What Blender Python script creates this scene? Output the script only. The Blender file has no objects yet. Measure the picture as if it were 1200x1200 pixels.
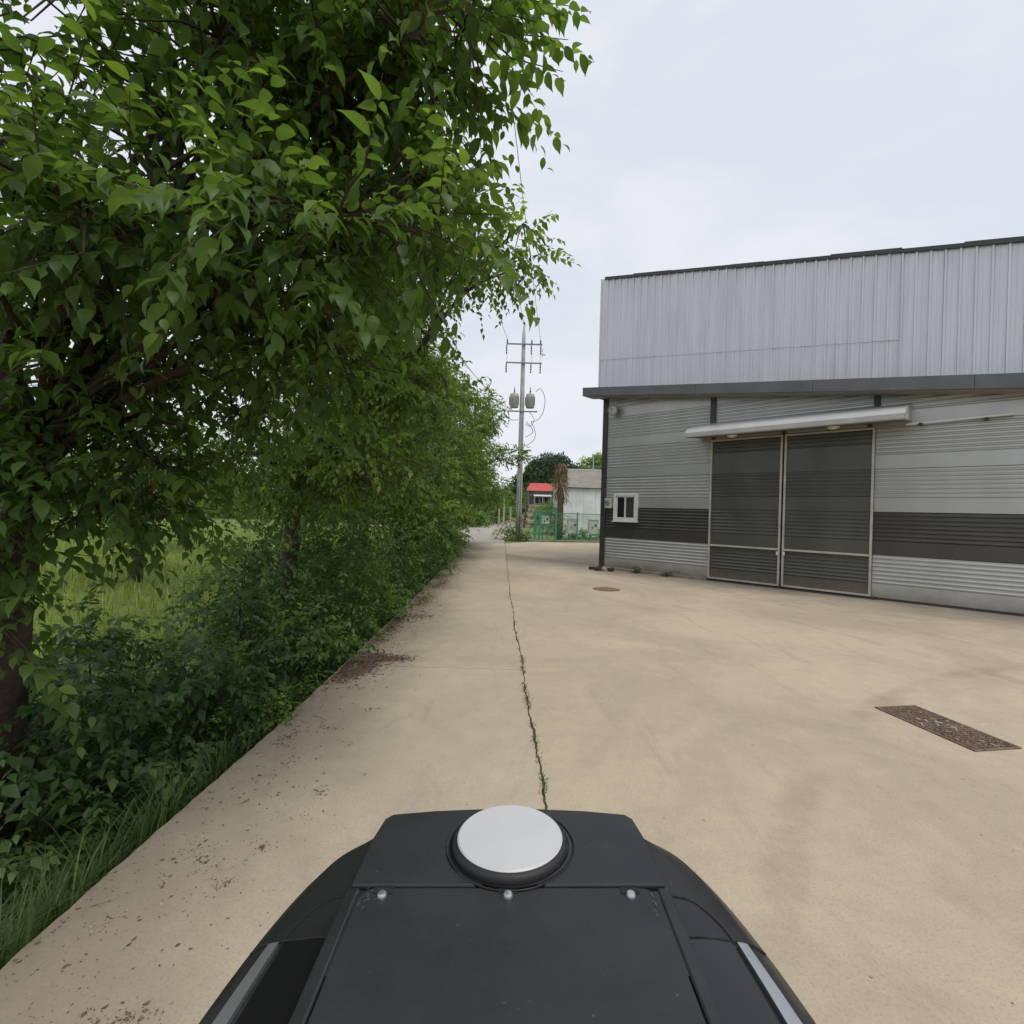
import bpy, bmesh, math, random
import numpy as np
from mathutils import Vector, Matrix, Euler

R = math.radians
random.seed(7)
rng = np.random.default_rng(11)
scene = bpy.context.scene
COL = scene.collection

# ------------------------------------------------------------------ camera
CAM_H = 1.80
ROLL = R(1.65)
cam_d = bpy.data.cameras.new('camera')
cam_d.sensor_width = 36.0
cam_d.lens = 18.0
cam_d.clip_start = 0.03
cam_d.clip_end = 4000
cam = bpy.data.objects.new('camera', cam_d)
COL.objects.link(cam)
cam.matrix_world = Matrix.Translation((0, 0, CAM_H)) @ Matrix.Rotation(R(90), 4, 'X') @ Matrix.Rotation(ROLL, 4, 'Z')
scene.camera = cam

# ------------------------------------------------------------------ sky and sun
SUN_DIR = Vector((0.30, -0.38, 0.88)).normalized()      # towards the sun
sun_elev = math.asin(SUN_DIR.z)
sun_az = math.atan2(SUN_DIR.x, SUN_DIR.y)
world = bpy.data.worlds.new('World')
scene.world = world
world.use_nodes = True
nt = world.node_tree
nt.nodes.clear()
w_out = nt.nodes.new('ShaderNodeOutputWorld')
w_bg = nt.nodes.new('ShaderNodeBackground')
w_bg.inputs['Strength'].default_value = 0.1
w_sky = nt.nodes.new('ShaderNodeTexSky')
w_sky.sky_type = 'NISHITA'
w_sky.sun_disc = False
w_sky.sun_elevation = sun_elev
w_sky.sun_rotation = sun_az
w_sky.dust_density = 3.0
w_tc = nt.nodes.new('ShaderNodeTexCoord')
w_map = nt.nodes.new('ShaderNodeMapping')
w_map.inputs['Scale'].default_value = (1.1, 1.1, 2.6)
w_map.inputs['Rotation'].default_value = (0.25, 0.35, 0.5)
w_n = nt.nodes.new('ShaderNodeTexNoise')
w_n.inputs['Scale'].default_value = 2.0
w_n.inputs['Detail'].default_value = 5.0
w_n.inputs['Roughness'].default_value = 0.55
w_n.inputs['Distortion'].default_value = 0.4
w_r = nt.nodes.new('ShaderNodeValToRGB')
w_r.color_ramp.elements[0].position = 0.38
w_r.color_ramp.elements[0].color = (0.635, 0.68, 0.755, 1)
w_r.color_ramp.elements[1].position = 0.62
w_r.color_ramp.elements[1].color = (0.735, 0.75, 0.805, 1)
w_sc = nt.nodes.new('ShaderNodeVectorMath')
w_sc.operation = 'SCALE'
w_sc.inputs['Scale'].default_value = 10.0
w_mx = nt.nodes.new('ShaderNodeMix')
w_mx.data_type = 'RGBA'
w_mx.inputs['Factor'].default_value = 0.93
L = nt.links.new
L(w_tc.outputs['Generated'], w_map.inputs['Vector'])
L(w_map.outputs['Vector'], w_n.inputs['Vector'])
L(w_n.outputs['Fac'], w_r.inputs['Fac'])
L(w_r.outputs['Color'], w_sc.inputs[0])
L(w_sky.outputs['Color'], w_mx.inputs['A'])
L(w_sc.outputs['Vector'], w_mx.inputs['B'])
L(w_mx.outputs['Result'], w_bg.inputs['Color'])
L(w_bg.outputs['Background'], w_out.inputs['Surface'])

sun_d = bpy.data.lights.new('sun', 'SUN')
sun_d.energy = 1.5
sun_d.angle = R(30)
sun_d.color = (1.0, 0.94, 0.84)
sun = bpy.data.objects.new('sun', sun_d)
COL.objects.link(sun)
sun.location = (20, -20, 40)
sun.rotation_euler = (-SUN_DIR).to_track_quat('-Z', 'Y').to_euler()

vs = scene.view_settings
vs.view_transform = 'Standard'
vs.look = 'None'
vs.gamma = 1.0
vs.exposure = 0.26
vs.use_curve_mapping = False
scene.cycles.max_bounces = 6
scene.cycles.diffuse_bounces = 3
scene.cycles.transmission_bounces = 4

# ------------------------------------------------------------------ helpers
def new_obj(name, data, parent=None):
    o = bpy.data.objects.new(name, data)
    COL.objects.link(o)
    if parent is not None:
        o.parent = parent
    return o

def tag(o, label=None, cat=None, group=None, kind=None):
    if label: o['label'] = label
    if cat: o['category'] = cat
    if group: o['group'] = group
    if kind: o['kind'] = kind
    return o

def empty(name, loc=(0, 0, 0), parent=None):
    o = new_obj(name, None, parent)
    o.location = loc
    o.empty_display_size = 0.2
    return o

def bas(a):
    a = Vector(a).normalized()
    u = a.orthogonal().normalized()
    return u, a.cross(u)

class MB:
    """collects shapes and links them as one mesh object"""
    def __init__(s):
        s.v = []; s.f = []
    def add(s, vs, fs):
        b = len(s.v)
        s.v += [tuple(p) for p in vs]
        s.f += [tuple(i + b for i in f) for f in fs]
    def box(s, c, d, rz=0.0, rot=None):
        M = rot if rot is not None else Matrix.Rotation(rz, 3, 'Z')
        c = Vector(c)
        P = [c + M @ Vector((sx * d[0] / 2, sy * d[1] / 2, sz * d[2] / 2)) for sz in (-1, 1) for sy in (-1, 1) for sx in (-1, 1)]
        s.add(P, [(0, 2, 3, 1), (4, 5, 7, 6), (0, 1, 5, 4), (2, 6, 7, 3), (0, 4, 6, 2), (1, 3, 7, 5)])
    def hexa(s, P):
        """8 points: bottom ring 0-3, top ring 4-7"""
        s.add(P, [(3, 2, 1, 0), (4, 5, 6, 7), (0, 1, 5, 4), (1, 2, 6, 5), (2, 3, 7, 6), (3, 0, 4, 7)])
    def tube(s, pts, rad, n=6, cap=True):
        pts = [Vector(p) for p in pts]
        if not hasattr(rad, '__len__'): rad = [rad] * len(pts)
        vs = []
        u = None
        for i, p in enumerate(pts):
            t = (pts[min(i + 1, len(pts) - 1)] - pts[max(i - 1, 0)])
            if t.length < 1e-9: t = Vector((0, 0, 1))
            t.normalize()
            if u is None: u = t.orthogonal().normalized()
            else:
                u = u - t * u.dot(t)
                u = u.normalized() if u.length > 1e-6 else t.orthogonal().normalized()
            w = t.cross(u)
            for k in range(n):
                a = 2 * math.pi * k / n
                vs.append(p + (u * math.cos(a) + w * math.sin(a)) * rad[i])
        fs = []
        for i in range(len(pts) - 1):
            for k in range(n):
                a = i * n + k; b = i * n + (k + 1) % n
                fs.append((a, b, b + n, a + n))
        if cap:
            fs.append(tuple(range(n - 1, -1, -1)))
            fs.append(tuple((len(pts) - 1) * n + k for k in range(n)))
        s.add(vs, fs)
    def lathe(s, prof, c=(0, 0, 0), n=32, axis=(0, 0, 1)):
        """prof: (radius, height) along axis"""
        a = Vector(axis).normalized(); u, w = bas(a); c = Vector(c)
        vs = []
        for r, h in prof:
            for k in range(n):
                t = 2 * math.pi * k / n
                vs.append(c + a * h + (u * math.cos(t) + w * math.sin(t)) * r)
        fs = []
        for i in range(len(prof) - 1):
            for k in range(n):
                p = i * n + k; q = i * n + (k + 1) % n
                fs.append((p, q, q + n, p + n))
        fs.append(tuple(range(n - 1, -1, -1)))
        fs.append(tuple((len(prof) - 1) * n + k for k in range(n)))
        s.add(vs, fs)
    def mesh(s, name, mat, smooth=False):
        m = bpy.data.meshes.new(name)
        m.from_pydata(s.v, [], s.f)
        m.update()
        if mat: m.materials.append(mat)
        if smooth: m.shade_smooth()
        return m
    def build(s, name, mat, parent=None, smooth=False, bevel=0.0, auto=None):
        m = s.mesh(name, mat, smooth)
        o = new_obj(name, m, parent)
        if bevel:
            md = o.modifiers.new('bevel', 'BEVEL'); md.width = bevel; md.segments = 2; md.limit_method = 'ANGLE'; md.angle_limit = R(35)
        if auto:
            m.shade_smooth()
            m.set_sharp_from_angle(angle=R(auto))
        return o

# ------------------------------------------------------------------ materials
def mat(name, base, rough=0.7, metal=0.0, spec=0.5, var=0.0, vscale=3.0, base2=None, bump=0.0, bscale=40.0, detail=5.0, contrast=(0.35, 0.65), coat=0.0, stretch=None):
    m = bpy.data.materials.new(name)
    m.use_nodes = True
    n = m.node_tree.nodes; l = m.node_tree.links.new
    b = n['Principled BSDF']
    b.inputs['Roughness'].default_value = rough
    b.inputs['Metallic'].default_value = metal
    b.inputs['Specular IOR Level'].default_value = spec
    if coat: b.inputs['Coat Weight'].default_value = coat
    b.inputs['Base Color'].default_value = (*base, 1)
    tc = n.new('ShaderNodeTexCoord')
    if var or base2:
        b2 = base2 or tuple(max(0, c * (1 - var)) for c in base)
        nz = n.new('ShaderNodeTexNoise'); nz.inputs['Scale'].default_value = vscale; nz.inputs['Detail'].default_value = detail
        nz.inputs['Roughness'].default_value = 0.62
        rp = n.new('ShaderNodeValToRGB')
        rp.color_ramp.elements[0].position = contrast[0]; rp.color_ramp.elements[1].position = contrast[1]
        rp.color_ramp.elements[0].color = (*b2, 1); rp.color_ramp.elements[1].color = (*base, 1)
        if stretch:
            mpp = n.new('ShaderNodeMapping'); mpp.inputs['Scale'].default_value = stretch
            l(tc.outputs['Object'], mpp.inputs['Vector']); l(mpp.outputs['Vector'], nz.inputs['Vector'])
        else: l(tc.outputs['Object'], nz.inputs['Vector'])
        l(nz.outputs['Fac'], rp.inputs['Fac']); l(rp.outputs['Color'], b.inputs['Base Color'])
    if bump:
        nb = n.new('ShaderNodeTexNoise'); nb.inputs['Scale'].default_value = bscale; nb.inputs['Detail'].default_value = 4
        bp = n.new('ShaderNodeBump'); bp.inputs['Strength'].default_value = bump; bp.inputs['Distance'].default_value = 0.02
        l(tc.outputs['Object'], nb.inputs['Vector']); l(nb.outputs['Fac'], bp.inputs['Height']); l(bp.outputs['Normal'], b.inputs['Normal'])
    return m

def concrete_mat(name, base, warm, dark, edge_dirt=False):
    m = bpy.data.materials.new(name); m.use_nodes = True
    n = m.node_tree.nodes; l = m.node_tree.links.new
    b = n['Principled BSDF']; b.inputs['Roughness'].default_value = 0.88; b.inputs['Specular IOR Level'].default_value = 0.25
    geo = n.new('ShaderNodeNewGeometry')
    def noise(scale, detail=6, rough=0.6, dist=0.0, vec=None):
        z = n.new('ShaderNodeTexNoise'); z.inputs['Scale'].default_value = scale; z.inputs['Detail'].default_value = detail
        z.inputs['Roughness'].default_value = rough; z.inputs['Distortion'].default_value = dist
        l(vec or geo.outputs['Position'], z.inputs['Vector']); return z
    def ramp(src, p0, p1, c0=(0, 0, 0), c1=(1, 1, 1)):
        r = n.new('ShaderNodeValToRGB'); r.color_ramp.elements[0].position = p0; r.color_ramp.elements[1].position = p1
        r.color_ramp.elements[0].color = (*c0, 1); r.color_ramp.elements[1].color = (*c1, 1); l(src, r.inputs['Fac']); return r
    def mix(fac, a, bb, mode='MIX'):
        x = n.new('ShaderNodeMix'); x.data_type = 'RGBA'; x.blend_type = mode
        if isinstance(fac, float): x.inputs['Factor'].default_value = fac
        else: l(fac, x.inputs['Factor'])
        if isinstance(a, tuple): x.inputs['A'].default_value = (*a, 1)
        else: l(a, x.inputs['A'])
        if isinstance(bb, tuple): x.inputs['B'].default_value = (*bb, 1)
        else: l(bb, x.inputs['B'])
        return x.outputs['Result']
    big = ramp(noise(0.38, 9, 0.66, 0.6).outputs['Fac'], 0.36, 0.60, base, warm)
    # broom and wear marks stretched along the traffic
    mp = n.new('ShaderNodeMapping'); mp.inputs['Scale'].default_value = (1.6, 0.35, 1); mp.inputs['Rotation'].default_value = (0, 0, 0.35)
    l(geo.outputs['Position'], mp.inputs['Vector'])
    st = ramp(noise(1.5, 9, 0.74, 0.9, mp.outputs['Vector']).outputs['Fac'], 0.55, 0.86)
    c = mix(st.outputs['Color'], big.outputs['Color'], tuple(x * 0.80 for x in base))
    med = ramp(noise(4.5, 9, 0.78).outputs['Fac'], 0.32, 0.72, (0.90, 0.90, 0.905), (1.05, 1.05, 1.05))
    c = mix(1.0, c, med.outputs['Color'], 'MULTIPLY')
    spk = ramp(noise(75, 3, 0.6).outputs['Fac'], 0.30, 0.50, (0.82, 0.80, 0.78), (1, 1, 1))
    c = mix(1.0, c, spk.outputs['Color'], 'MULTIPLY')
    # scattered dark spots
    vo = n.new('ShaderNodeTexVoronoi'); vo.inputs['Scale'].default_value = 5.5; vo.inputs['Randomness'].default_value = 1.0
    l(geo.outputs['Position'], vo.inputs['Vector'])
    sp = ramp(vo.outputs['Distance'], 0.02, 0.085, (.75, .75, .75), (0, 0, 0))
    gate = ramp(noise(1.1, 2).outputs['Fac'], 0.50, 0.54)
    spm = mix(1.0, sp.outputs['Color'], gate.outputs['Color'], 'MULTIPLY')
    c = mix(spm, c, dark)
    # pale scuffs
    sc = ramp(noise(2.3, 8, 0.75, 1.2).outputs['Fac'], 0.63, 0.72)
    half = n.new('ShaderNodeMath'); half.operation = 'MULTIPLY'; half.inputs[1].default_value = 0.35; l(sc.outputs['Color'], half.inputs[0])
    c = mix(half.outputs[0], c, tuple(min(0.7, x * 1.25) for x in warm))
    if not edge_dirt:
        for cx_, cy_, r_t in ((9.5, -2.5, 8.0), (9.5, -2.5, 9.55), (-6.0, 4.0, 12.1), (-6.0, 4.0, 13.6)):
            dv = n.new('ShaderNodeVectorMath'); dv.operation = 'DISTANCE'; l(geo.outputs['Position'], dv.inputs[0]); dv.inputs[1].default_value = (cx_, cy_, 0)
            sb = n.new('ShaderNodeMath'); sb.operation = 'SUBTRACT'; l(dv.outputs['Value'], sb.inputs[0]); sb.inputs[1].default_value = r_t
            ab = n.new('ShaderNodeMath'); ab.operation = 'ABSOLUTE'; l(sb.outputs[0], ab.inputs[0])
            bw = n.new('ShaderNodeMapRange'); bw.inputs['From Min'].default_value = 0.05; bw.inputs['From Max'].default_value = 0.15; bw.inputs['To Min'].default_value = 0.34; bw.inputs['To Max'].default_value = 0.0; l(ab.outputs[0], bw.inputs['Value'])
            br = ramp(noise(0.9, 9, 0.75, 0.4).outputs['Fac'], 0.44, 0.62)
            mt2 = n.new('ShaderNodeMath'); mt2.operation = 'MULTIPLY'; l(bw.outputs['Result'], mt2.inputs[0]); l(br.outputs['Color'], mt2.inputs[1])
            c = mix(mt2.outputs[0], c, dark)
    if edge_dirt:
        sx = n.new('ShaderNodeSeparateXYZ'); l(geo.outputs['Position'], sx.inputs[0])
        ad = n.new('ShaderNodeMath'); ad.operation = 'MULTIPLY_ADD'; ad.inputs[1].default_value = 1.1; l(noise(1.2, 7, 0.7).outputs['Fac'], ad.inputs[0]); l(sx.outputs['X'], ad.inputs[2])
        mr = n.new('ShaderNodeMapRange'); mr.inputs['From Min'].default_value = -1.45; mr.inputs['From Max'].default_value = -0.30
        mr.inputs['To Min'].default_value = 0.80; mr.inputs['To Max'].default_value = 0.0; l(ad.outputs[0], mr.inputs['Value'])
        c = mix(mr.outputs['Result'], c, dark)
    else:
        # damp grey staining where water runs off the warehouse roof
        sx = n.new('ShaderNodeSeparateXYZ'); l(geo.outputs['Position'], sx.inputs[0])
        s1 = n.new('ShaderNodeMath'); s1.operation = 'ADD'; l(sx.outputs['X'], s1.inputs[0]); l(sx.outputs['Y'], s1.inputs[1])
        ad = n.new('ShaderNodeMath'); ad.operation = 'MULTIPLY_ADD'; ad.inputs[1].default_value = 11.0; l(noise(0.55, 10, 0.74).outputs['Fac'], ad.inputs[0]); l(s1.outputs[0], ad.inputs[2])
        mr = n.new('ShaderNodeMapRange'); mr.inputs['From Min'].default_value = 22.6; mr.inputs['From Max'].default_value = 26.0
        mr.inputs['To Min'].default_value = 0.0; mr.inputs['To Max'].default_value = 0.72; l(ad.outputs[0], mr.inputs['Value'])
        up_ = n.new('ShaderNodeMapRange'); up_.inputs['From Min'].default_value = 21.2; up_.inputs['From Max'].default_value = 22.2; up_.inputs['To Min'].default_value = 1.0; up_.inputs['To Max'].default_value = 0.0; l(s1.outputs[0], up_.inputs['Value'])
        mu = n.new('ShaderNodeMath'); mu.operation = 'MULTIPLY'; l(mr.outputs['Result'], mu.inputs[0]); l(up_.outputs['Result'], mu.inputs[1])
        c = mix(mu.outputs[0], c, (0.21, 0.19, 0.16))
    l(c, b.inputs['Base Color'])
    bp = n.new('ShaderNodeBump'); bp.inputs['Strength'].default_value = 0.25; bp.inputs['Distance'].default_value = 0.002
    l(noise(160, 6, 0.7).outputs['Fac'], bp.inputs['Height']); l(bp.outputs['Normal'], b.inputs['Normal'])
    return m

def leaf_mat(name, c0, c1, c2, trans=0.35, rough=0.45):
    m = bpy.data.materials.new(name); m.use_nodes = True
    n = m.node_tree.nodes; l = m.node_tree.links.new
    b = n['Principled BSDF']; out = n['Material Output']
    b.inputs['Roughness'].default_value = rough; b.inputs['Specular IOR Level'].default_value = 0.35
    at = n.new('ShaderNodeAttribute'); at.attribute_name = 'tone_val'
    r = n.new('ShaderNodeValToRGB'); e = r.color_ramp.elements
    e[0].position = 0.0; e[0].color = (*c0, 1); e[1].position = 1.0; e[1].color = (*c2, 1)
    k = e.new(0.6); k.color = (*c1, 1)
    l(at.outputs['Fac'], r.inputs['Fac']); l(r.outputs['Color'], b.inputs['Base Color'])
    t = n.new('ShaderNodeBsdfTranslucent')
    g = n.new('ShaderNodeMix'); g.data_type = 'RGBA'; g.blend_type = 'MULTIPLY'; g.inputs['Factor'].default_value = 1.0
    g.inputs['B'].default_value = (1.65, 1.75, 0.8, 1); l(r.outputs['Color'], g.inputs['A']); l(g.outputs['Result'], t.inputs['Color'])
    mx = n.new('ShaderNodeMixShader'); mx.inputs['Fac'].default_value = trans
    l(b.outputs[0], mx.inputs[1]); l(t.outputs[0], mx.inputs[2]); l(mx.outputs[0], out.inputs['Surface'])
    return m

M = {}
M['road'] = concrete_mat('road_concrete', (0.405, 0.345, 0.264), (0.50, 0.425, 0.322), (0.165, 0.134, 0.106), True)
M['yard'] = concrete_mat('yard_concrete', (0.405, 0.340, 0.252), (0.515, 0.432, 0.318), (0.20, 0.162, 0.120), False)
M['farroad'] = mat('worn_far_road', (0.36, 0.33, 0.28), 0.9, var=0.18, vscale=0.6, bump=0.2, bscale=60)
M['kerb'] = mat('kerb_concrete', (0.30, 0.27, 0.21), 0.9, var=0.4, vscale=4, bump=0.4, bscale=30)
M['lightpanel'] = mat('light_grey_panel', (0.50, 0.502, 0.49), 0.34, 0.55, var=0.13, vscale=1.1, stretch=(1.1, 1, 0.55), contrast=(0.3, 0.65), detail=9)
def splash(m_):
    n = m_.node_tree.nodes; l = m_.node_tree.links.new; b = n['Principled BSDF']
    src = b.inputs['Base Color'].links[0].from_socket
    tc = n.new('ShaderNodeTexCoord'); sx = n.new('ShaderNodeSeparateXYZ'); l(tc.outputs['Object'], sx.inputs[0])
    nz = n.new('ShaderNodeTexNoise'); nz.inputs['Scale'].default_value = 3.0; nz.inputs['Detail'].default_value = 9; nz.inputs['Roughness'].default_value = .75; l(tc.outputs['Object'], nz.inputs['Vector'])
    ma = n.new('ShaderNodeMath'); ma.operation = 'MULTIPLY_ADD'; ma.inputs[1].default_value = -0.55; l(nz.outputs['Fac'], ma.inputs[0]); l(sx.outputs['Z'], ma.inputs[2])
    mr = n.new('ShaderNodeMapRange'); mr.inputs['From Min'].default_value = -0.25; mr.inputs['From Max'].default_value = 0.05; mr.inputs['To Min'].default_value = 0.6; mr.inputs['To Max'].default_value = 0.0; l(ma.outputs[0], mr.inputs['Value'])
    mx = n.new('ShaderNodeMix'); mx.data_type = 'RGBA'; l(mr.outputs['Result'], mx.inputs['Factor']); l(src, mx.inputs['A']); mx.inputs['B'].default_value = (0.24, 0.20, 0.15, 1); l(mx.outputs['Result'], b.inputs['Base Color'])
splash(M['lightpanel'])
M['darkpanel'] = mat('charcoal_panel', (0.095, 0.091, 0.083), 0.32, 0.5, var=0.18, vscale=1.1, stretch=(1.1, 1, 0.55), detail=9)
M['doorpanel'] = mat('door_panel', (0.130, 0.130, 0.117), 0.32, 0.5, var=0.20, vscale=1.1, stretch=(1.1, 1, 0.55), detail=9)
splash(M['doorpanel'])
M['trim'] = mat('dark_trim', (0.055, 0.056, 0.058), 0.5, 0.15, var=0.25, vscale=2.0)
M['fascia'] = mat('fascia_metal', (0.135, 0.135, 0.142), 0.45, 0.3, var=0.2, vscale=1.4)
M['galv'] = mat('galvanised_cladding', (0.62, 0.63, 0.665), 0.40, 0.35, var=0.16, vscale=1.3, stretch=(3.5, 1, 0.25), contrast=(0.3, 0.6), detail=8)
M['frame'] = mat('door_frame_metal', (0.52, 0.49, 0.43), 0.5, 0.1, var=0.25, vscale=3)
M['canopy'] = mat('canopy_metal', (0.50, 0.50, 0.495), 0.45, 0.3, var=0.15, vscale=1.5)
M['soffit'] = mat('soffit_metal', (0.30, 0.28, 0.25), 0.6, 0.1, var=0.2, vscale=2)
M['white'] = mat('white_pvc', (0.72, 0.73, 0.70), 0.4, var=0.12, vscale=6)
M['dirtywhite'] = mat('weathered_white', (0.55, 0.55, 0.51), 0.55, var=0.3, vscale=9)
M['core'] = mat('wall_core', (0.10, 0.10, 0.10), 0.8)
M['curtain'] = mat('window_curtain', (0.13, 0.13, 0.12), 0.9, var=0.4, vscale=12)
M['dark_in'] = mat('dark_interior', (0.012, 0.012, 0.012), 0.9)
M['soil'] = mat('soil', (0.11, 0.085, 0.055), 0.95, base2=(0.055, 0.045, 0.03), vscale=3, bump=0.6, bscale=20)
M['rust'] = mat('rusty_steel', (0.235, 0.175, 0.125), 0.85, 0.1, base2=(0.13, 0.075, 0.05), vscale=9, bump=0.6, bscale=60)
M['rock'] = mat('dark_rock', (0.06, 0.048, 0.038), 0.9, var=0.6, vscale=9, bump=0.8, bscale=18)
M['rockpale'] = mat('pale_rock', (0.42, 0.40, 0.36), 0.9, var=0.3, vscale=9, bump=0.6, bscale=18)
M['bark'] = mat('cherry_bark', (0.085, 0.05, 0.036), 0.85, base2=(0.035, 0.024, 0.02), vscale=11, bump=0.9, bscale=24)
M['barkgrey'] = mat('grey_bark', (0.085, 0.07, 0.055), 0.9, base2=(0.04, 0.034, 0.028), vscale=9, bump=0.9, bscale=24)
M['twig'] = mat('twig_bark', (0.075, 0.06, 0.035), 0.85, var=0.4, vscale=14)
M['pole'] = mat('pole_concrete', (0.47, 0.47, 0.46), 0.85, var=0.28, vscale=3)
M['steel'] = mat('galvanised_steel', (0.25, 0.26, 0.27), 0.5, 0.6, var=0.2, vscale=5)
M['insul'] = mat('dark_insulator', (0.06, 0.055, 0.055), 0.4)
M['tank'] = mat('transformer_paint', (0.42, 0.42, 0.37), 0.5, var=0.2, vscale=4)
M['cable'] = mat('cable_rubber', (0.05, 0.05, 0.055), 0.6)
M['greenfence'] = mat('green_fence_paint', (0.045, 0.30, 0.17), 0.5, var=0.25, vscale=3)
M['shedwall'] = mat('shed_white_sheet', (0.74, 0.75, 0.77), 0.5, 0.0, var=0.22, vscale=1.2)
M['shedroof'] = mat('shed_roof', (0.25, 0.24, 0.20), 0.85, var=0.3, vscale=1.5)
M['redroof'] = mat('red_roof_sheet', (0.50, 0.075, 0.06), 0.5, var=0.25, vscale=1.0)
M['housewall'] = mat('house_wall', (0.24, 0.22, 0.18), 0.85, var=0.3, vscale=1.5)
M['deadwood'] = mat('dead_vine', (0.22, 0.15, 0.095), 0.95, base2=(0.10, 0.07, 0.05), vscale=4)
M['stone'] = mat('terrace_stone', (0.36, 0.31, 0.23), 0.9, var=0.45, vscale=2.5, bump=0.6, bscale=8)
M['postwood'] = mat('pale_post', (0.42, 0.38, 0.26), 0.85, var=0.3, vscale=6)
M['litter'] = mat('dead_leaf_litter', (0.18, 0.112, 0.075), 0.95, base2=(0.075, 0.048, 0.035), vscale=30)
M['pebble'] = mat('pale_pebble', (0.42, 0.38, 0.31), 0.9, var=0.4, vscale=30)

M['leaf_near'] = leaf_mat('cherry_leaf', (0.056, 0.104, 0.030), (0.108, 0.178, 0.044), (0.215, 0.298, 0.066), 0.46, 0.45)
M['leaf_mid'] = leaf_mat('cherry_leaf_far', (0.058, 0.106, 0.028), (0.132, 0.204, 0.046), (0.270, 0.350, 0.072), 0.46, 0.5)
M['leaf_shrub'] = leaf_mat('shrub_leaf', (0.040, 0.082, 0.028), (0.086, 0.150, 0.044), (0.185, 0.262, 0.066), 0.40, 0.5)
M['leaf_bright'] = leaf_mat('young_leaf', (0.070, 0.135, 0.024), (0.12, 0.215, 0.036), (0.21, 0.315, 0.05), 0.40, 0.5)
M['leaf_wood'] = leaf_mat('wood_leaf', (0.016, 0.036, 0.018), (0.028, 0.058, 0.026), (0.052, 0.090, 0.034), 0.2, 0.7)
M['grass'] = leaf_mat('grass_blade', (0.024, 0.052, 0.012), (0.045, 0.088, 0.018), (0.110, 0.150, 0.045), 0.3, 0.5)
M['fieldgrass'] = leaf_mat('field_grass_blade', (0.15, 0.22, 0.03), (0.24, 0.31, 0.045), (0.36, 0.40, 0.075), 0.3, 0.6)
M['drygrass'] = leaf_mat('dry_vine_leaf', (0.10, 0.075, 0.045), (0.18, 0.13, 0.075), (0.27, 0.21, 0.13), 0.25, 0.8)

# ------------------------------------------------------------------ fast leaf meshes
def mesh_from_arrays(name, V, F, tone_val, material):
    """V (n,3), F (m,3), rnd (n,)"""
    me = bpy.data.meshes.new(name)
    nv, nf = len(V), len(F)
    me.vertices.add(nv); me.vertices.foreach_set('co', np.ascontiguousarray(V, dtype=np.float32).ravel())
    me.loops.add(nf * 3); me.loops.foreach_set('vertex_index', np.ascontiguousarray(F, dtype=np.int32).ravel())
    me.polygons.add(nf); me.polygons.foreach_set('loop_start', np.arange(0, nf * 3, 3, dtype=np.int32))
    a = me.attributes.new('tone_val', 'FLOAT', 'POINT'); a.data.foreach_set('value', np.ascontiguousarray(tone_val, dtype=np.float32))
    me.update(calc_edges=True)
    me.materials.append(material)
    return me

# leaf templates: x along the leaf, y across, z up (fold and droop)
def tmpl_fine():
    st = [(0.0, 0.0, 0.0), (0.14, 0.17, 0.02), (0.38, 0.265, 0.03), (0.64, 0.205, -0.01), (0.84, 0.065, -0.09), (1.0, 0.0, -0.20)]
    V = [(0, 0, 0)]; F = []
    for x, w, z in st[1:-1]:
        V += [(x, -w, z + w * 0.28), (x, 0, z), (x, w, z + w * 0.28)]
    V.append((1.0, 0, -0.20)); t = len(V) - 1
    F += [(0, 2, 1), (0, 3, 2)]
    for i in range(3):
        a = 1 + 3 * i
        F += [(a, a + 1, a + 4), (a, a + 4, a + 3), (a + 1, a + 2, a + 5), (a + 1, a + 5, a + 4)]
    a = 10
    F += [(a, a + 1, t), (a + 1, a + 2, t)]
    return np.array(V, float), np.array(F, int)
def tmpl_mid():
    V = [(0, 0, 0), (0.36, -0.29, 0.07), (0.38, 0, 0.0), (0.36, 0.29, 0.07), (0.75, -0.13, -0.05), (0.75, 0.13, -0.05), (1.0, 0, -0.18)]
    F = [(0, 2, 1), (0, 3, 2), (1, 2, 4), (2, 5, 4), (2, 3, 5), (4, 5, 6)]
    return np.array(V, float), np.array(F, int)
def tmpl_low():
    V = [(0, 0, 0), (0.42, -0.30, 0.05), (0.42, 0.30, 0.05), (1.0, 0, -0.12)]
    F = [(0, 2, 1), (1, 2, 3)]
    return np.array(V, float), np.array(F, int)
T_FINE, T_MID, T_LOW = tmpl_fine(), tmpl_mid(), tmpl_low()

def norm(a):
    return a / np.maximum(np.linalg.norm(a, axis=-1, keepdims=True), 1e-9)

def leaf_frames(ax, nrm):
    X = norm(ax); Z = norm(nrm - (nrm * X).sum(-1, keepdims=True) * X); Y = np.cross(Z, X)
    return X, Y, Z

def leaves_to_arrays(pos, ax, nrm, size, tone_val, tmpl):
    X, Y, Z = leaf_frames(ax, nrm)
    tv, tf = tmpl
    n = len(pos); k = len(tv)
    V = pos[:, None, :] + size[:, None, None] * (tv[None, :, 0:1] * X[:, None] + tv[None, :, 1:2] * Y[:, None] + tv[None, :, 2:3] * Z[:, None])
    F = tf[None] + (np.arange(n) * k)[:, None, None]
    return V.reshape(-1, 3), F.reshape(-1, 3), np.repeat(tone_val, k)

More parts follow.
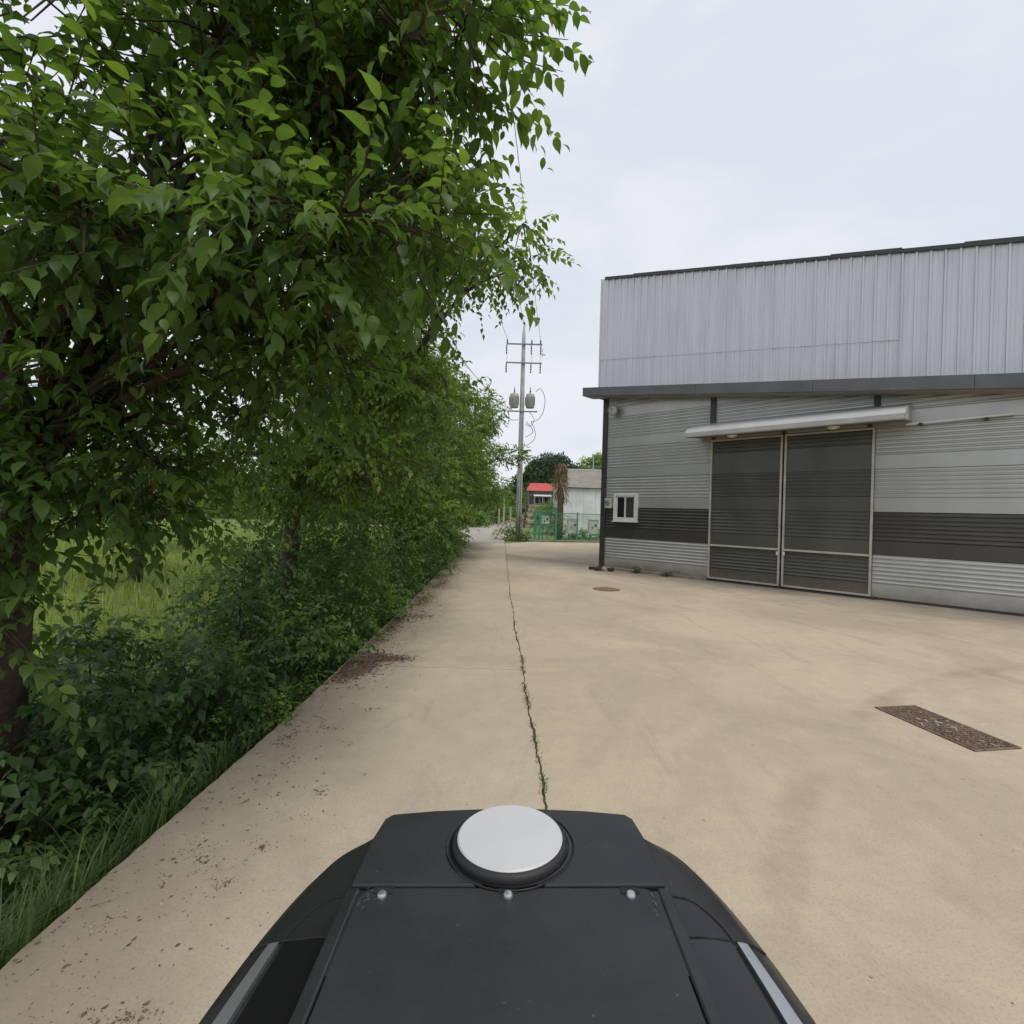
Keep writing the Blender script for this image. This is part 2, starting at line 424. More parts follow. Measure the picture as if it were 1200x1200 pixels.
def twig_leaves(start, tdir, tlen, nleaf, lsize, droop=0.6, jitter=0.35, tone=None):
    """leaves set alternately along twigs; returns pos, ax, nrm, size, rnd"""
    n = len(start)
    tt = (np.arange(nleaf) + 0.6) / nleaf
    side0 = norm(np.cross(tdir, np.tile([0, 0, 1.0], (n, 1))) + rng.normal(0, 0.15, (n, 3)))
    sag = (tt ** 2)[None, :, None] * np.array([0, 0, -0.28])[None, None] * tlen[:, None, None]
    pos = start[:, None] + tdir[:, None] * (tlen[:, None] * tt[None])[..., None] + sag
    alt = np.where(np.arange(nleaf) % 2 == 0, 1.0, -1.0)[None, :, None]
    ax = side0[:, None] * alt * 0.75 + tdir[:, None] * 0.55 + np.array([0, 0, -1.0]) * droop * rng.uniform(0.45, 1.4, (n, nleaf, 1)) + rng.normal(0, jitter, (n, nleaf, 3)) * 0.6
    nrm = np.array([0, 0, 1.0]) + 0.45 * side0[:, None] * alt + 0.3 * tdir[:, None] + rng.normal(0, jitter, (n, nleaf, 3))
    size = lsize * rng.uniform(0.45, 1.2, (n, nleaf)) * (0.75 + 0.25 * np.sin(math.pi * np.clip(tt, 0, 1)))[None]
    tw = rng.uniform(0, 1, (n, 1)) if tone is None else tone[:, None]
    tone_val = np.clip(tw * 0.55 + rng.uniform(0, 0.45, (n, nleaf)) + (tt[None] - 0.5) * 0.22, 0, 1)  # random tone plus painted top light, paler towards the twig tips
    return pos.reshape(-1, 3), ax.reshape(-1, 3), nrm.reshape(-1, 3), size.ravel(), tone_val.ravel()

def sample_blobs(blobs, shell=0.45):
    """blobs: (cx,cy,cz, rx,ry,rz, n). returns start points and outward directions"""
    S, Dr, T = [], [], []
    for cx, cy, cz, rx, ry, rz, n in blobs:
        d = norm(rng.normal(0, 1, (n, 3)))
        r = rng.uniform(shell ** 3, 1, n) ** (1 / 3)
        p = d * r[:, None]
        S.append(p * np.array([rx, ry, rz]) + np.array([cx, cy, cz]))
        out = norm(d / np.array([rx, ry, rz]))
        Dr.append(norm(out * np.array([1, 1, 0.55]) + rng.normal(0, 0.45, (n, 3)) + np.array([0, 0, 0.05])))
        T.append(np.clip(0.25 + 0.5 * d[:, 2] * r + rng.normal(0.1, 0.18, n), 0, 1))  # leaf tone: light from above painted in, clump tops paler
    return np.vstack(S), np.vstack(Dr), np.concatenate(T)

def sprays(blobs, per=26, seed=1, r=(.34, .58), flat=(.10, .20)):
    """break crown volumes into flat leafy sprays"""
    q = random.Random(seed); out = []
    for cx, cy, cz, rx, ry, rz, n in blobs:
        k = max(1, round(n / per))
        for _ in range(k):
            while True:
                u, v, w = q.uniform(-1, 1), q.uniform(-1, 1), q.uniform(-1, 1)
                if .12 < u * u + v * v + w * w < 1: break
            rr = q.uniform(*r); rr = min(rr, max(rx, .25))
            out.append((cx + u * rx * .85, cy + v * ry * .85, cz + w * rz * .9, rr, rr * q.uniform(.8, 1.2), q.uniform(*flat), int(per * q.uniform(.75, 1.25))))
    return out

def bend(a, b, n=5, amp=0.12, up=0.15):
    a, b = Vector(a), Vector(b)
    d = (b - a); Ln = d.length
    o = Vector((random.uniform(-1, 1), random.uniform(-1, 1), random.uniform(-0.4, 0.4))) * amp * Ln + Vector((0, 0, up * Ln))
    return [a.lerp(b, t) + o * math.sin(math.pi * t) * (1 - 0.3 * t) for t in [i / (n - 1) for i in range(n)]]

def make_tree(name, base, trunk_pts, trunk_r, blobs, leaf_len, nleaf, tmpl, leafmat, barkmat, twig_len=(0.30, 0.60), shell=0.45,
              droop=0.6, twig_tubes=0.5, pick_parts=0, extra_limbs=(), keep=None, leaf_blobs=None):
    root = empty(name, base)
    bx, by, bz = base
    off = Vector(base)
    tr = MB()
    tr.tube([Vector(p) - off for p in trunk_pts], trunk_r, 10)
    top = Vector(trunk_pts[-1]); mid = Vector(trunk_pts[-2])
    limbs = []
    S, Dr, T = sample_blobs(leaf_blobs or blobs, shell if leaf_blobs is None else .05)
    if keep is not None:
        k = keep(S); S, Dr, T = S[k], Dr[k], T[k]
    nodes = []
    for i, bl in enumerate(blobs):
        c = Vector(bl[:3])
        a = top if i % 2 == 0 else mid.lerp(top, random.uniform(0.3, 1.0))
        pts = bend(a, c, 6, 0.10, 0.06)
        r0 = trunk_r[-1] * (0.55 if i % 2 == 0 else 0.4)
        tr.tube([p - off for p in pts], [r0 * (1 - 0.75 * t / 5) for t in range(6)], 7)
        nodes += pts[1:]
        # secondary limbs
        for q in range(5 if len(blobs) < 20 else 2):
            s = pts[random.choice((2, 3, 4, 5))]
            e = c + Vector((random.uniform(-.75, .75) * bl[3], random.uniform(-.75, .75) * bl[4], random.uniform(-.6, .8) * bl[5]))
            pp = bend(s, e, 5, 0.14, 0.05)
            tr.tube([p - off for p in pp], [r0 * 0.36 * (1 - 0.8 * t / 4) + 0.004 for t in range(5)], 5)
            nodes += pp[1:]
    for pts, rr in extra_limbs:
        tr.tube([Vector(p) - off for p in pts], rr, 8)
        nodes += [Vector(p) for p in pts]
    trunk = tr.build('trunk', barkmat, root, smooth=True)
    # fine branches from the limbs to the twigs
    N = np.array([tuple(p) for p in nodes])
    br = MB()
    for i in range(len(S)):
        if random.random() > twig_tubes: continue
        d2 = ((N - S[i]) ** 2).sum(1)
        j = int(np.argmin(d2))
        p0, p1 = Vector(N[j]), Vector(S[i]); p2 = p1 + Vector(Dr[i]) * 0.35 + Vector((0, 0, -0.03))
        br.tube([p0 - off, p0.lerp(p1, 0.55) + Vector((0, 0, 0.04)) - off, p1 - off, p2 - off], [0.011, 0.008, 0.005, 0.002], 3, cap=False)
    br.build('branches', M['twig'], root)['kind'] = 'stuff'
    tl = rng.uniform(*twig_len, len(S))
    pos, ax, nrm, size, tone_val = twig_leaves(S, Dr, tl, nleaf, leaf_len, droop=droop, tone=T)
    pos = pos - np.array(base)
    sel = np.zeros(len(pos), bool)
    if pick_parts:
        w = pos + np.array(base) - np.array([0, 0, CAM_H])
        dep = w[:, 1]
        inview = (dep > 0.8) & (np.abs(w[:, 0] / np.maximum(dep, .01)) < 0.98) & (np.abs(w[:, 2] / np.maximum(dep, .01)) < 0.98)
        score = np.where(inview, size / np.linalg.norm(w, axis=1), 0)
        sel[np.argsort(-score)[:pick_parts]] = True
    V, F, rr = leaves_to_arrays(pos[~sel], ax[~sel], nrm[~sel], size[~sel], tone_val[~sel], tmpl)
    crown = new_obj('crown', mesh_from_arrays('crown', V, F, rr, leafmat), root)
    if pick_parts:
        tv, tf = tmpl
        variants = []
        for q in range(6):
            bendv = tv.copy(); bendv[:, 2] += -0.10 * (q % 3) * bendv[:, 0] ** 2
            variants.append(mesh_from_arrays('leaf', bendv, tf, np.full(len(tv), 0.15 + 0.14 * q), leafmat))
        X, Y, Z = leaf_frames(ax, nrm)
        for i in np.nonzero(sel)[0]:
            lo = new_obj('leaf', variants[min(5, int(tone_val[i] * 6))], crown)
            mtx = Matrix((X[i] * size[i], Y[i] * size[i], Z[i] * size[i])).transposed().to_4x4()
            mtx.translation = Vector(pos[i])
            lo.matrix_local = mtx
    return root

# ================================================================== THE SETTING
# ---- terrain
def crack_x(y):
    xs = [(-8, 0.52), (3.19, 0.25), (4.51, 0.22), (7.73, 0.11), (12, -0.01), (26.9, -0.31), (29.2, -0.40)]
    for (y0, x0), (y1, x1) in zip(xs, xs[1:]):
        if y <= y1: return x0 + (x1 - x0) * (y - y0) / (y1 - y0)
    return xs[-1][1]
def edge_x(y):
    xs = [(-8, -1.95), (2.3, -1.90), (4.2, -1.86), (8, -1.90), (12, -1.98), (27, -2.35), (29.2, -2.42)]
    for (y0, x0), (y1, x1) in zip(xs, xs[1:]):
        if y <= y1: return x0 + (x1 - x0) * (y - y0) / (y1 - y0)
    return xs[-1][1]

def sstep(a, b, x):
    t = min(1, max(0, (x - a) / (b - a))); return t * t * (3 - 2 * t)

def ground_z(x, y):
    z = -0.07
    d = edge_x(min(y, 29)) - x                     # metres left of the road edge
    if d > 0 and y < 40:
        f = 1 - sstep(28, 36, y)
        z += (-0.62 * sstep(0.0, 0.55, d) + 0.45 * sstep(2.5, 7, d)) * f
    z += 3.4 * sstep(60, 105, y) * sstep(1.5, 6, x)
    z += 6.0 * sstep(120, 420, math.hypot(x, y))
    return z

gx = [-1500, -600, -250, -120, -70, -45, -32, -24, -18, -14, -11, -9, -7.5, -6.5, -5.6, -4.8, -4.2, -3.6, -3.2, -2.8, -2.5, -2.3, -2.1, -2.0, -1.92, -1.8, -1.0, 0, 1, 2, 3, 4, 5, 6, 8, 11, 15, 20, 28, 40, 60, 100, 200, 500, 1500]
gy = [-1000, -300, -80, -30, -15, -8, -4, -2, 0, 1, 2, 3, 4, 5, 6, 7, 8, 9, 10, 12, 14, 16, 18, 20, 23, 26, 29, 31, 33, 36, 40, 46, 54, 60, 66, 72, 80, 88, 96, 105, 115, 130, 160, 200, 260, 400, 800, 1800]
g = MB()
g.v = [(x, y, ground_z(x, y) + (random.uniform(-.03, .03) if x < -2.3 else 0)) for y in gy for x in gx]
nx = len(gx)
g.f = [(j * nx + i, j * nx + i + 1, (j + 1) * nx + i + 1, (j + 1) * nx + i) for j in range(len(gy) - 1) for i in range(nx - 1)]
gm = bpy.data.materials.new('ground_soil_and_grass'); gm.use_nodes = True
n_ = gm.node_tree.nodes; l_ = gm.node_tree.links.new; b_ = n_['Principled BSDF']; b_.inputs['Roughness'].default_value = 0.95
ge = n_.new('ShaderNodeNewGeometry')
na = n_.new('ShaderNodeTexNoise'); na.inputs['Scale'].default_value = 0.35; na.inputs['Detail'].default_value = 8; na.inputs['Roughness'].default_value = 0.7
ra = n_.new('ShaderNodeValToRGB'); ra.color_ramp.elements[0].position = 0.30; ra.color_ramp.elements[1].position = 0.52
ra.color_ramp.elements[0].color = (0.085, 0.075, 0.042, 1); ra.color_ramp.elements[1].color = (0.14, 0.20, 0.04, 1)
nb_ = n_.new('ShaderNodeTexNoise'); nb_.inputs['Scale'].default_value = 14; nb_.inputs['Detail'].default_value = 6
rb_ = n_.new('ShaderNodeValToRGB'); rb_.color_ramp.elements[0].color = (0.55, 0.55, 0.55, 1); rb_.color_ramp.elements[1].color = (1.25, 1.25, 1.25, 1)
mx_ = n_.new('ShaderNodeMix'); mx_.data_type = 'RGBA'; mx_.blend_type = 'MULTIPLY'; mx_.inputs['Factor'].default_value = 1
l_(ge.outputs['Position'], na.inputs['Vector']); l_(ge.outputs['Position'], nb_.inputs['Vector']); l_(na.outputs['Fac'], ra.inputs['Fac']); l_(nb_.outputs['Fac'], rb_.inputs['Fac'])
l_(ra.outputs['Color'], mx_.inputs['A']); l_(rb_.outputs['Color'], mx_.inputs['B']); l_(mx_.outputs['Result'], b_.inputs['Base Color'])
tag(g.build('ground', gm, smooth=True), kind='structure')

# ---- concrete road slabs and yard slab, with the ragged joint between them
def strip_slab(name, ys, lf, rf, z, thick, material, parent):
    m = MB(); n = len(ys)
    for y in ys:
        a, b = lf(y), rf(y)
        m.v += [(a, y, z), (b, y, z), (a, y, z - thick), (b, y, z - thick)]
    for i in range(n - 1):
        o = 4 * i; p = o + 4
        m.f += [(o, o + 1, p + 1, p), (o, p, p + 2, o + 2), (o + 1, o + 3, p + 3, p + 1)]
    e = 4 * (n - 1)
    m.f += [(0, 2, 3, 1), (e, e + 1, e + 3, e + 2)]
    return m.build(name, material, parent)

def jag(y, seed):
    return 0.005 * math.sin(y * 9.1 + seed) + 0.004 * math.sin(y * 23.7 + seed * 2.3) + 0.004 * math.sin(y * 51.0 + seed * 5.1) + 0.012 * math.sin(y * 2.1 + 0.6)
def gapw(y):
    return 0.005 + 0.007 * (0.5 + 0.5 * math.sin(y * 1.7 + 1.0)) * (0.6 + 0.4 * math.sin(y * 6.3))
def chip(y, seed):
    return 0.003 * math.sin(y * 17 + seed) + 0.003 * math.sin(y * 41 + seed * 3)

road = tag(empty('road', (0, 0, 0)), kind='structure')
def frange(a, b, s):
    k = max(2, int(round((b - a) / s)) + 1); return [a + (b - a) * i / (k - 1) for i in range(k)]
near_ys = frange(-8, 1.5, 0.25) + frange(1.55, 5.845, 0.05)
far_ys = frange(5.857, 14, 0.06) + frange(14.1, 29.1, 0.15)
strip_slab('slab', near_ys, lambda y: edge_x(y) + chip(y, 1), lambda y: crack_x(y) + jag(y, 1) - gapw(y), 0.0, 0.22, M['road'], road)
strip_slab('slab', far_ys, lambda y: edge_x(y) + chip(y, 2), lambda y: crack_x(y) + jag(y, 1) - gapw(y), 0.0, 0.22, M['road'], road)
fr = MB()
FL = [(-2.42, 29.13), (-4.0, 36), (-9, 46), (-9, 56), (-5.0, 55.5), (-2.8, 69), (-0.8, 95), (0.8, 122)]
FRt = [(-0.40, 29.13), (-0.45, 34.5), (0.0, 42), (0.3, 46), (0.8, 55), (1.2, 69), (2.0, 95), (4.6, 122)]
fr.v = [(x, y, 0.0 + max(0, ground_z(x, y) + .09) * 0.0 - 0.003) for x, y in FL] + [(x, y, -0.003) for x, y in FRt] + [(x, y, -0.2) for x, y in FL] + [(x, y, -0.2) for x, y in FRt]
k = len(FL)
fr.f = [(i, k + i, k + i + 1, i + 1) for i in range(k - 1)] + [(0, 2 * k, 3 * k, k)]
fr.build('far_road_surface', M['farroad'], road)

yard = tag(empty('yard_pavement', (0, 0, 0)), kind='structure')
def yard_right(y):
    return 13.5 if y < 5 else (13.5 if y < 30 else 13.5)
strip_slab('slab', near_ys[:-1] + far_ys, lambda y: crack_x(y) + jag(y, 1) + gapw(y), yard_right, 0.0, 0.22, M['yard'], yard)
ym = MB()
ym.hexa([(-0.30, 29.11, -.2), (13.5, 29.11, -.2), (13.5, 34.4, -.2), (1.0, 31.4, -.2), (-0.30, 29.11, 0), (13.5, 29.11, 0), (13.5, 34.4, 0), (1.0, 31.4, 0)])
ym.build('slab', M['yard'], yard)

# ================================================================== WAREHOUSE
P0 = Vector((3.133, 17.442, 0)); EX = Vector((0.71024, -0.70396, 0)); NX = Vector((-0.70396, -0.71024, 0))
wh = empty('warehouse', P0)
tag(wh, 'grey corrugated metal warehouse with charcoal double sliding door beside the concrete yard', 'warehouse')
wh.matrix_world = Matrix((( EX.x, -NX.x, 0, P0.x), (EX.y, -NX.y, 0, P0.y), (0, 0, 1, 0), (0, 0, 0, 1)))
# local frame: x along the wall, y INTO the building (so -y is towards the yard), z up
def zline(s, a, b): return a + (b - a) * s / 10.0
def z_fb(s): return zline(s, 5.74, 4.50)      # fascia bottom
def z_ft(s): return zline(s, 6.03, 4.80)
def z_ct(s): return zline(s, 9.80, 7.56)      # cladding top
SEND = 16.0

# core body
c = MB()
ct0, ct1 = z_ct(-0.2) - 0.10, z_ct(SEND) - 0.10
c.hexa([(-0.06, 0.0, 0), (SEND, 0.0, 0), (SEND, 13, 0), (-0.06, 13, 0), (-0.06, 0.0, ct0), (SEND, 0.0, ct1), (SEND, 13, ct1), (-0.06, 13, ct0)])
c.build('wall_core', M['core'], wh)

def panel_profile(h=1.0, flat=0.33, ribs=7, dep=0.022, smooth_top=0.0):
    """(y offset outwards, z) from bottom to top"""
    P = [(0.0, 0.0), (0.018, 0.004), (0.018, flat - 0.006)]
    pitch = (h - flat - 0.008) / ribs
    for i in range(ribs):
        z = flat + i * pitch
        P += [(0.006, z), (0.024, z + pitch * 0.16), (0.025, z + pitch * 0.38), (0.006, z + pitch * 0.64), (0.005, z + pitch * 0.98)]
    P += [(0.018, h - 0.006), (0.0, h - 0.003)]
    return P
def wall_panel(name, s0, s1, z0, prof, material, parent, base_off=0.034):
    m = MB()
    n = len(prof)
    m.v = [(s0, -(base_off + o), z0 + z) for o, z in prof] + [(s1, -(base_off + o), z0 + z) for o, z in prof]
    m.f = [(i, n + i, n + i + 1, i + 1) for i in range(n - 1)]
    # closed ends and back
    b = len(m.v)
    m.v += [(s0, 0.0, z0), (s0, 0.0, z0 + prof[-1][1]), (s1, 0.0, z0), (s1, 0.0, z0 + prof[-1][1])]
    m.f += [tuple([b] + list(range(0, n)) + [b + 1]), tuple([b + 3] + list(range(2 * n - 1, n - 1, -1)) + [b + 2]), (b, b + 2, n, 0), (b + 1, n - 1, 2 * n - 1, b + 3)]
    return m.build(name, material, parent)
pf = panel_profile()
for k in range(7):
    z0 = 0.05 + k
    mt_ = M['darkpanel'] if k == 1 else M['lightpanel']
    if k < 6 or True:
        wall_panel('wall_panel', 0.10, 3.695, z0, pf, mt_, wh)
        wall_panel('wall_panel', 7.615, 12.0, z0, pf, mt_, wh)
        wall_panel('wall_panel', 12.004, SEND, z0, pf, mt_, wh)
    if k >= 4:
        wall_panel('wall_panel', 3.70, 7.61, z0 + 0.02, pf, mt_, wh)
    if k == 6: break
for s in (3.72, 7.63):
    m = MB(); zt_ = z_fb(s) + 0.02; m.box((s, -0.06, (4.12 + zt_) / 2), (0.15 if s < 5 else 0.12, 0.10, zt_ - 4.12)); m.build('vertical_trim', M['trim'], wh, bevel=0.004)
m = MB(); m.box((0.0, -0.035, 3.0), (0.19, 0.10, 5.9)); m.build('corner_trim', M['trim'], wh, bevel=0.006)
m = MB(); m.box((1.85, -0.09, 0.012), (3.69, 0.36, 0.09)); m.build('base_kerb', M['kerb'], wh, bevel=0.01)
m = MB(); m.box((11.85, -0.02, 0.023), (8.28, 0.09, 0.05)); m.build('base_trim', M['trim'], wh)
# window (white sliding frame)
win = empty('window', (0, 0, 0), wh)
m = MB()
wx0, wx1, wz0, wz1 = 0.45, 1.34, 1.60, 2.52
fw = 0.085
for bx in (((wx0 + wx1) / 2, wz0 + fw / 2, wx1 - wx0, fw), ((wx0 + wx1) / 2, wz1 - fw / 2, wx1 - wx0, fw)):
    m.box((bx[0], -0.075, bx[1]), (bx[2], 0.11, bx[3]))
for x in (wx0 + fw / 2, wx1 - fw / 2):
    m.box((x, -0.075, (wz0 + wz1) / 2), (fw, 0.108, wz1 - wz0 - 2 * fw - 0.002))
m.build('window_frame', M['white'], win, bevel=0.004)
for x0, x1, yy, ml in ((wx0 + fw + .001, 0.89, -0.072, M['dark_in']), (0.865, wx1 - fw - .001, -0.092, M['curtain'])):
    m = MB(); q = 0.042
    zc = (wz0 + wz1) / 2; hh = wz1 - wz0 - 2 * fw - .004
    m.box(((x0 + x1) / 2, yy, wz0 + fw + q / 2 + .002), (x1 - x0, 0.03, q)); m.box(((x0 + x1) / 2, yy, wz1 - fw - q / 2 - .002), (x1 - x0, 0.03, q))
    m.box((x0 + q / 2, yy, zc), (q, 0.029, hh - 2 * q)); m.box((x1 - q / 2, yy, zc), (q, 0.029, hh - 2 * q))
    sash = m.build('sash', M['white'], win)
glass = mat('window_glass', (0.02, 0.022, 0.022), 0.08, spec=0.6)
m = MB(); m.box((0.72, -0.066, 2.06), (0.30, 0.006, 0.66)); m.build('pane', glass, win)
glass2 = mat('curtained_glass', (0.075, 0.076, 0.068), 0.15, spec=0.6, var=0.5, vscale=22)
m = MB()
for i in range(9): m.box((0.93 + i * 0.036, -0.080 - 0.004 * (i % 2), 2.06), (0.034, 0.006, 0.66))
m.build('pane', glass2, win)
m = MB(); m.box((0.895, -0.10, wz0 - 0.012), (0.95, 0.17, 0.025)); m.build('window_sill', M['white'], win)
# meter box left of the window
mb_ = empty('meter_box', (0, 0, 0), wh)
m = MB(); m.box((0.245, -0.10, 2.19), (0.24, 0.13, 0.34)); m.build('box', M['dirtywhite'], mb_, bevel=0.012)
m = MB(); m.lathe([(0.085, 0), (0.085, 0.03), (0.075, 0.04)], (0.245, -0.165, 2.21), 20, (0, -1, 0)); m.build('dial', mat('meter_dial', (0.30, 0.31, 0.30), 0.2, var=0.4, vscale=20), mb_, auto=40)
m = MB(); m.box((0.235, -0.210, 2.21), (0.09, 0.006, 0.022)); m.box((0.20, -0.210, 2.245), (0.02, 0.006, 0.04)); m.build('counter', M['core'], mb_)
# round flood lamp under the eaves
fl = empty('flood_lamp', (0, 0, 0), wh)
ax_ = Vector((0.05, -1, -0.18)).normalized()
m = MB(); m.lathe([(0.06, -0.16), (0.10, -0.12), (0.17, -0.03), (0.185, 0.0), (0.185, 0.025), (0.165, 0.025), (0.15, 0.005)], (0.40, -0.24, 5.27), 28, ax_); m.build('lamp_housing', M['soffit'], fl, auto=40)
m = MB(); m.lathe([(0.150, 0.006), (0.10, 0.018), (0.01, 0.022)], (0.40, -0.24, 5.27), 28, ax_); m.build('lamp_glass', M['dirtywhite'], fl, auto=50)
m = MB(); m.tube([(0.40, -0.05, 5.27), (0.40, -0.12, 5.29)], 0.03, 8); m.build('bracket', M['steel'], fl)
m = MB(); m.box((0.37, -0.275, 5.31), (0.05, 0.02, 0.05)); m.build('sensor', M['steel'], fl)
# white pipe on the wall right of the canopy
pp = empty('wall_pipe', (0, 0, 0), wh)
m = MB(); m.tube([(8.2, -0.16, 4.035), (9.0, -0.165, 4.05), (9.93, -0.17, 4.075)], 0.028, 10); m.build('pipe', M['white'], pp, auto=40)
for s in (8.45, 9.52):
    m = MB(); m.box((s, -0.11, 4.03), (0.06, 0.16, 0.03)); m.box((s, -0.17, 4.01), (0.10, 0.05, 0.025)); m.build('bracket', M['trim'], pp)

# sliding doors
DZ0, DZ1 = 0.06, 4.03
for s0, s1, hx in ((3.70, 5.615, 5.56), (5.665, 7.61, 5.72)):
    dr = empty('sliding_door', (0, 0, 0), wh)
    m = MB(); m.box(((s0 + s1) / 2, -0.055, (DZ0 + DZ1) / 2), (s1 - s0 - 0.02, 0.06, DZ1 - DZ0 - .02)); m.build('door_core', M['core'], dr)
    rows = [(0.10, 0.90, 0.27), (1.045, 1.0, 0.33), (2.045, 1.0, 0.36), (3.045, 0.96, 0.60)]
    for z0, h, flat in rows:
        wall_panel('door_panel', s0 + 0.045, s1 - 0.045, z0, panel_profile(h, flat, 7 if flat < .5 else 4), M['doorpanel'], dr, base_off=0.082)
    ft = 0.048
    m = MB()
    m.box((s0 + ft / 2, -0.105, (DZ0 + DZ1) / 2), (ft, 0.07, DZ1 - DZ0)); m.box((s1 - ft / 2, -0.105, (DZ0 + DZ1) / 2), (ft, 0.07, DZ1 - DZ0))
    m.box(((s0 + s1) / 2, -0.105, DZ0 + 0.022), (s1 - s0 - 2 * ft, 0.068, 0.044)); m.box(((s0 + s1) / 2, -0.105, DZ1 - 0.022), (s1 - s0 - 2 * ft, 0.068, 0.044))
    m.build('door_frame', M['frame'], dr, bevel=0.004)
    m = MB(); m.box(((s0 + s1) / 2, -0.112, 1.022), (s1 - s0 - 2 * ft, 0.075, 0.05)); m.build('door_rail', M['frame'], dr, bevel=0.004)
    m = MB(); m.box((hx, -0.15, 0.92), (0.05, 0.03, 0.09)); m.tube([(hx, -0.16, 0.94), (hx, -0.20, 0.94), (hx, -0.20, 0.90)], 0.012, 8); m.build('door_handle', M['white'], dr)
m = MB(); m.box((5.64, -0.02, 2.05), (0.05, 0.05, 3.98)); m.build('door_gap', M['dark_in'], wh)
m = MB(); m.box((5.655, -0.10, 0.018), (4.1, 0.16, 0.036)); m.build('door_track', M['trim'], wh)
m = MB(); m.box((5.655, -0.12, 4.085), (4.3, 0.13, 0.08)); m.build('door_head_rail', M['soffit'], wh)
for s in (3.80, 5.66, 7.52):
    m = MB(); m.box((s, -0.20, 4.085), (0.10, 0.03, 0.11)); m.build('track_bracket', M['trim'], wh)

# canopy over the door
cn = empty('canopy', (0, 0, 0), wh)
CS0, CS1 = 3.30, 8.26
prof = [(0.03, 4.135), (0.92, 4.03), (0.95, 4.05), (0.955, 4.165), (0.86, 4.27), (0.03, 4.54)]
def extr(prof, s0, s1):
    mm = MB(); n = len(prof)
    mm.v = [(s0, -o, z) for o, z in prof] + [(s1, -o, z) for o, z in prof]
    mm.f = [(i, n + i, n + (i + 1) % n, (i + 1) % n) for i in range(n)] + [tuple(range(n)), tuple(range(2 * n - 1, n - 1, -1))]
    return mm
extr(prof, CS0, CS1).build('canopy_shell', M['canopy'], cn, bevel=0.006)
m = MB()
for o in (0.2, 0.4, 0.6, 0.8): m.box(((CS0 + CS1) / 2, -o, 4.135 - 0.105 * o / 0.9 - 0.004), (CS1 - CS0 - 0.1, 0.012, 0.012))
m.build('soffit_seam', M['trim'], cn)
m = MB(); m.hexa([(CS0 + .04, -.10, 4.118), (CS1 - .04, -.10, 4.118), (CS1 - .04, -.88, 4.024), (CS0 + .04, -.88, 4.024), (CS0 + .04, -.10, 4.124), (CS1 - .04, -.10, 4.124), (CS1 - .04, -.88, 4.032), (CS0 + .04, -.88, 4.032)])
m.build('soffit', M['soffit'], cn)
for s in (4.45, 6.85):
    lp = empty('canopy_lamp', (0, 0, 0), cn)
    m = MB(); m.lathe([(0.13, 0.0), (0.135, 0.02), (0.11, 0.05), (0.05, 0.07), (0.005, 0.075)], (s, -0.52, 4.07), 24, (0, 0, -1)); m.build('lamp_cover', M['white'], lp, auto=50)
for s in (CS0 + 0.004, CS1 + 0.004):
    m = MB()
    m.v = [(s, -o * 0.985, 4.0 + (z - 4.0) * 0.985 + .004) for o, z in prof] + [(s + .012, -o * 0.985, 4.0 + (z - 4.0) * 0.985 + .004) for o, z in prof]
    n6 = len(prof); m.f = [tuple(range(n6)), tuple(range(2 * n6 - 1, n6 - 1, -1))] + [(i, n6 + i, n6 + (i + 1) % n6, (i + 1) % n6) for i in range(n6)]
    if s > 5: m.build('end_plate', M['canopy'], cn)

# fascia in lengths, falling to the right
def fascia_piece(s0, s1):
    m = MB()
    g_ = 0.004
    s1 -= g_
    m.v = []
    ring = lambda s: [(s, -0.035, z_fb(s)), (s, -0.60, z_fb(s)), (s, -0.60, z_ft(s)), (s, -0.035, z_ft(s) + 0.03)]
    A, B = ring(s0), ring(s1)
    m.v = A + B
    m.f = [(3, 2, 1, 0), (4, 5, 6, 7), (0, 1, 5, 4), (1, 2, 6, 5), (2, 3, 7, 6), (3, 0, 4, 7)]
    m.build('fascia', M['fascia'], wh, bevel=0.008)
for a, b in ((-0.60, 3.4), (3.4, 6.4), (6.4, 9.35), (9.35, 12.4), (12.4, SEND)):
    fascia_piece(a, b)
m = MB(); sl = math.atan2(-1.24, 10)
m.hexa([(-.55, -.56, z_fb(-.55) - .012), (SEND, -.56, z_fb(SEND) - .012), (SEND, -.06, z_fb(SEND) - .012), (-.55, -.06, z_fb(-.55) - .012),
        (-.55, -.56, z_fb(-.55) - .002), (SEND, -.56, z_fb(SEND) - .002), (SEND, -.06, z_fb(SEND) - .002), (-.55, -.06, z_fb(-.55) - .002)])
m.build('eaves_soffit', M['soffit'], wh)

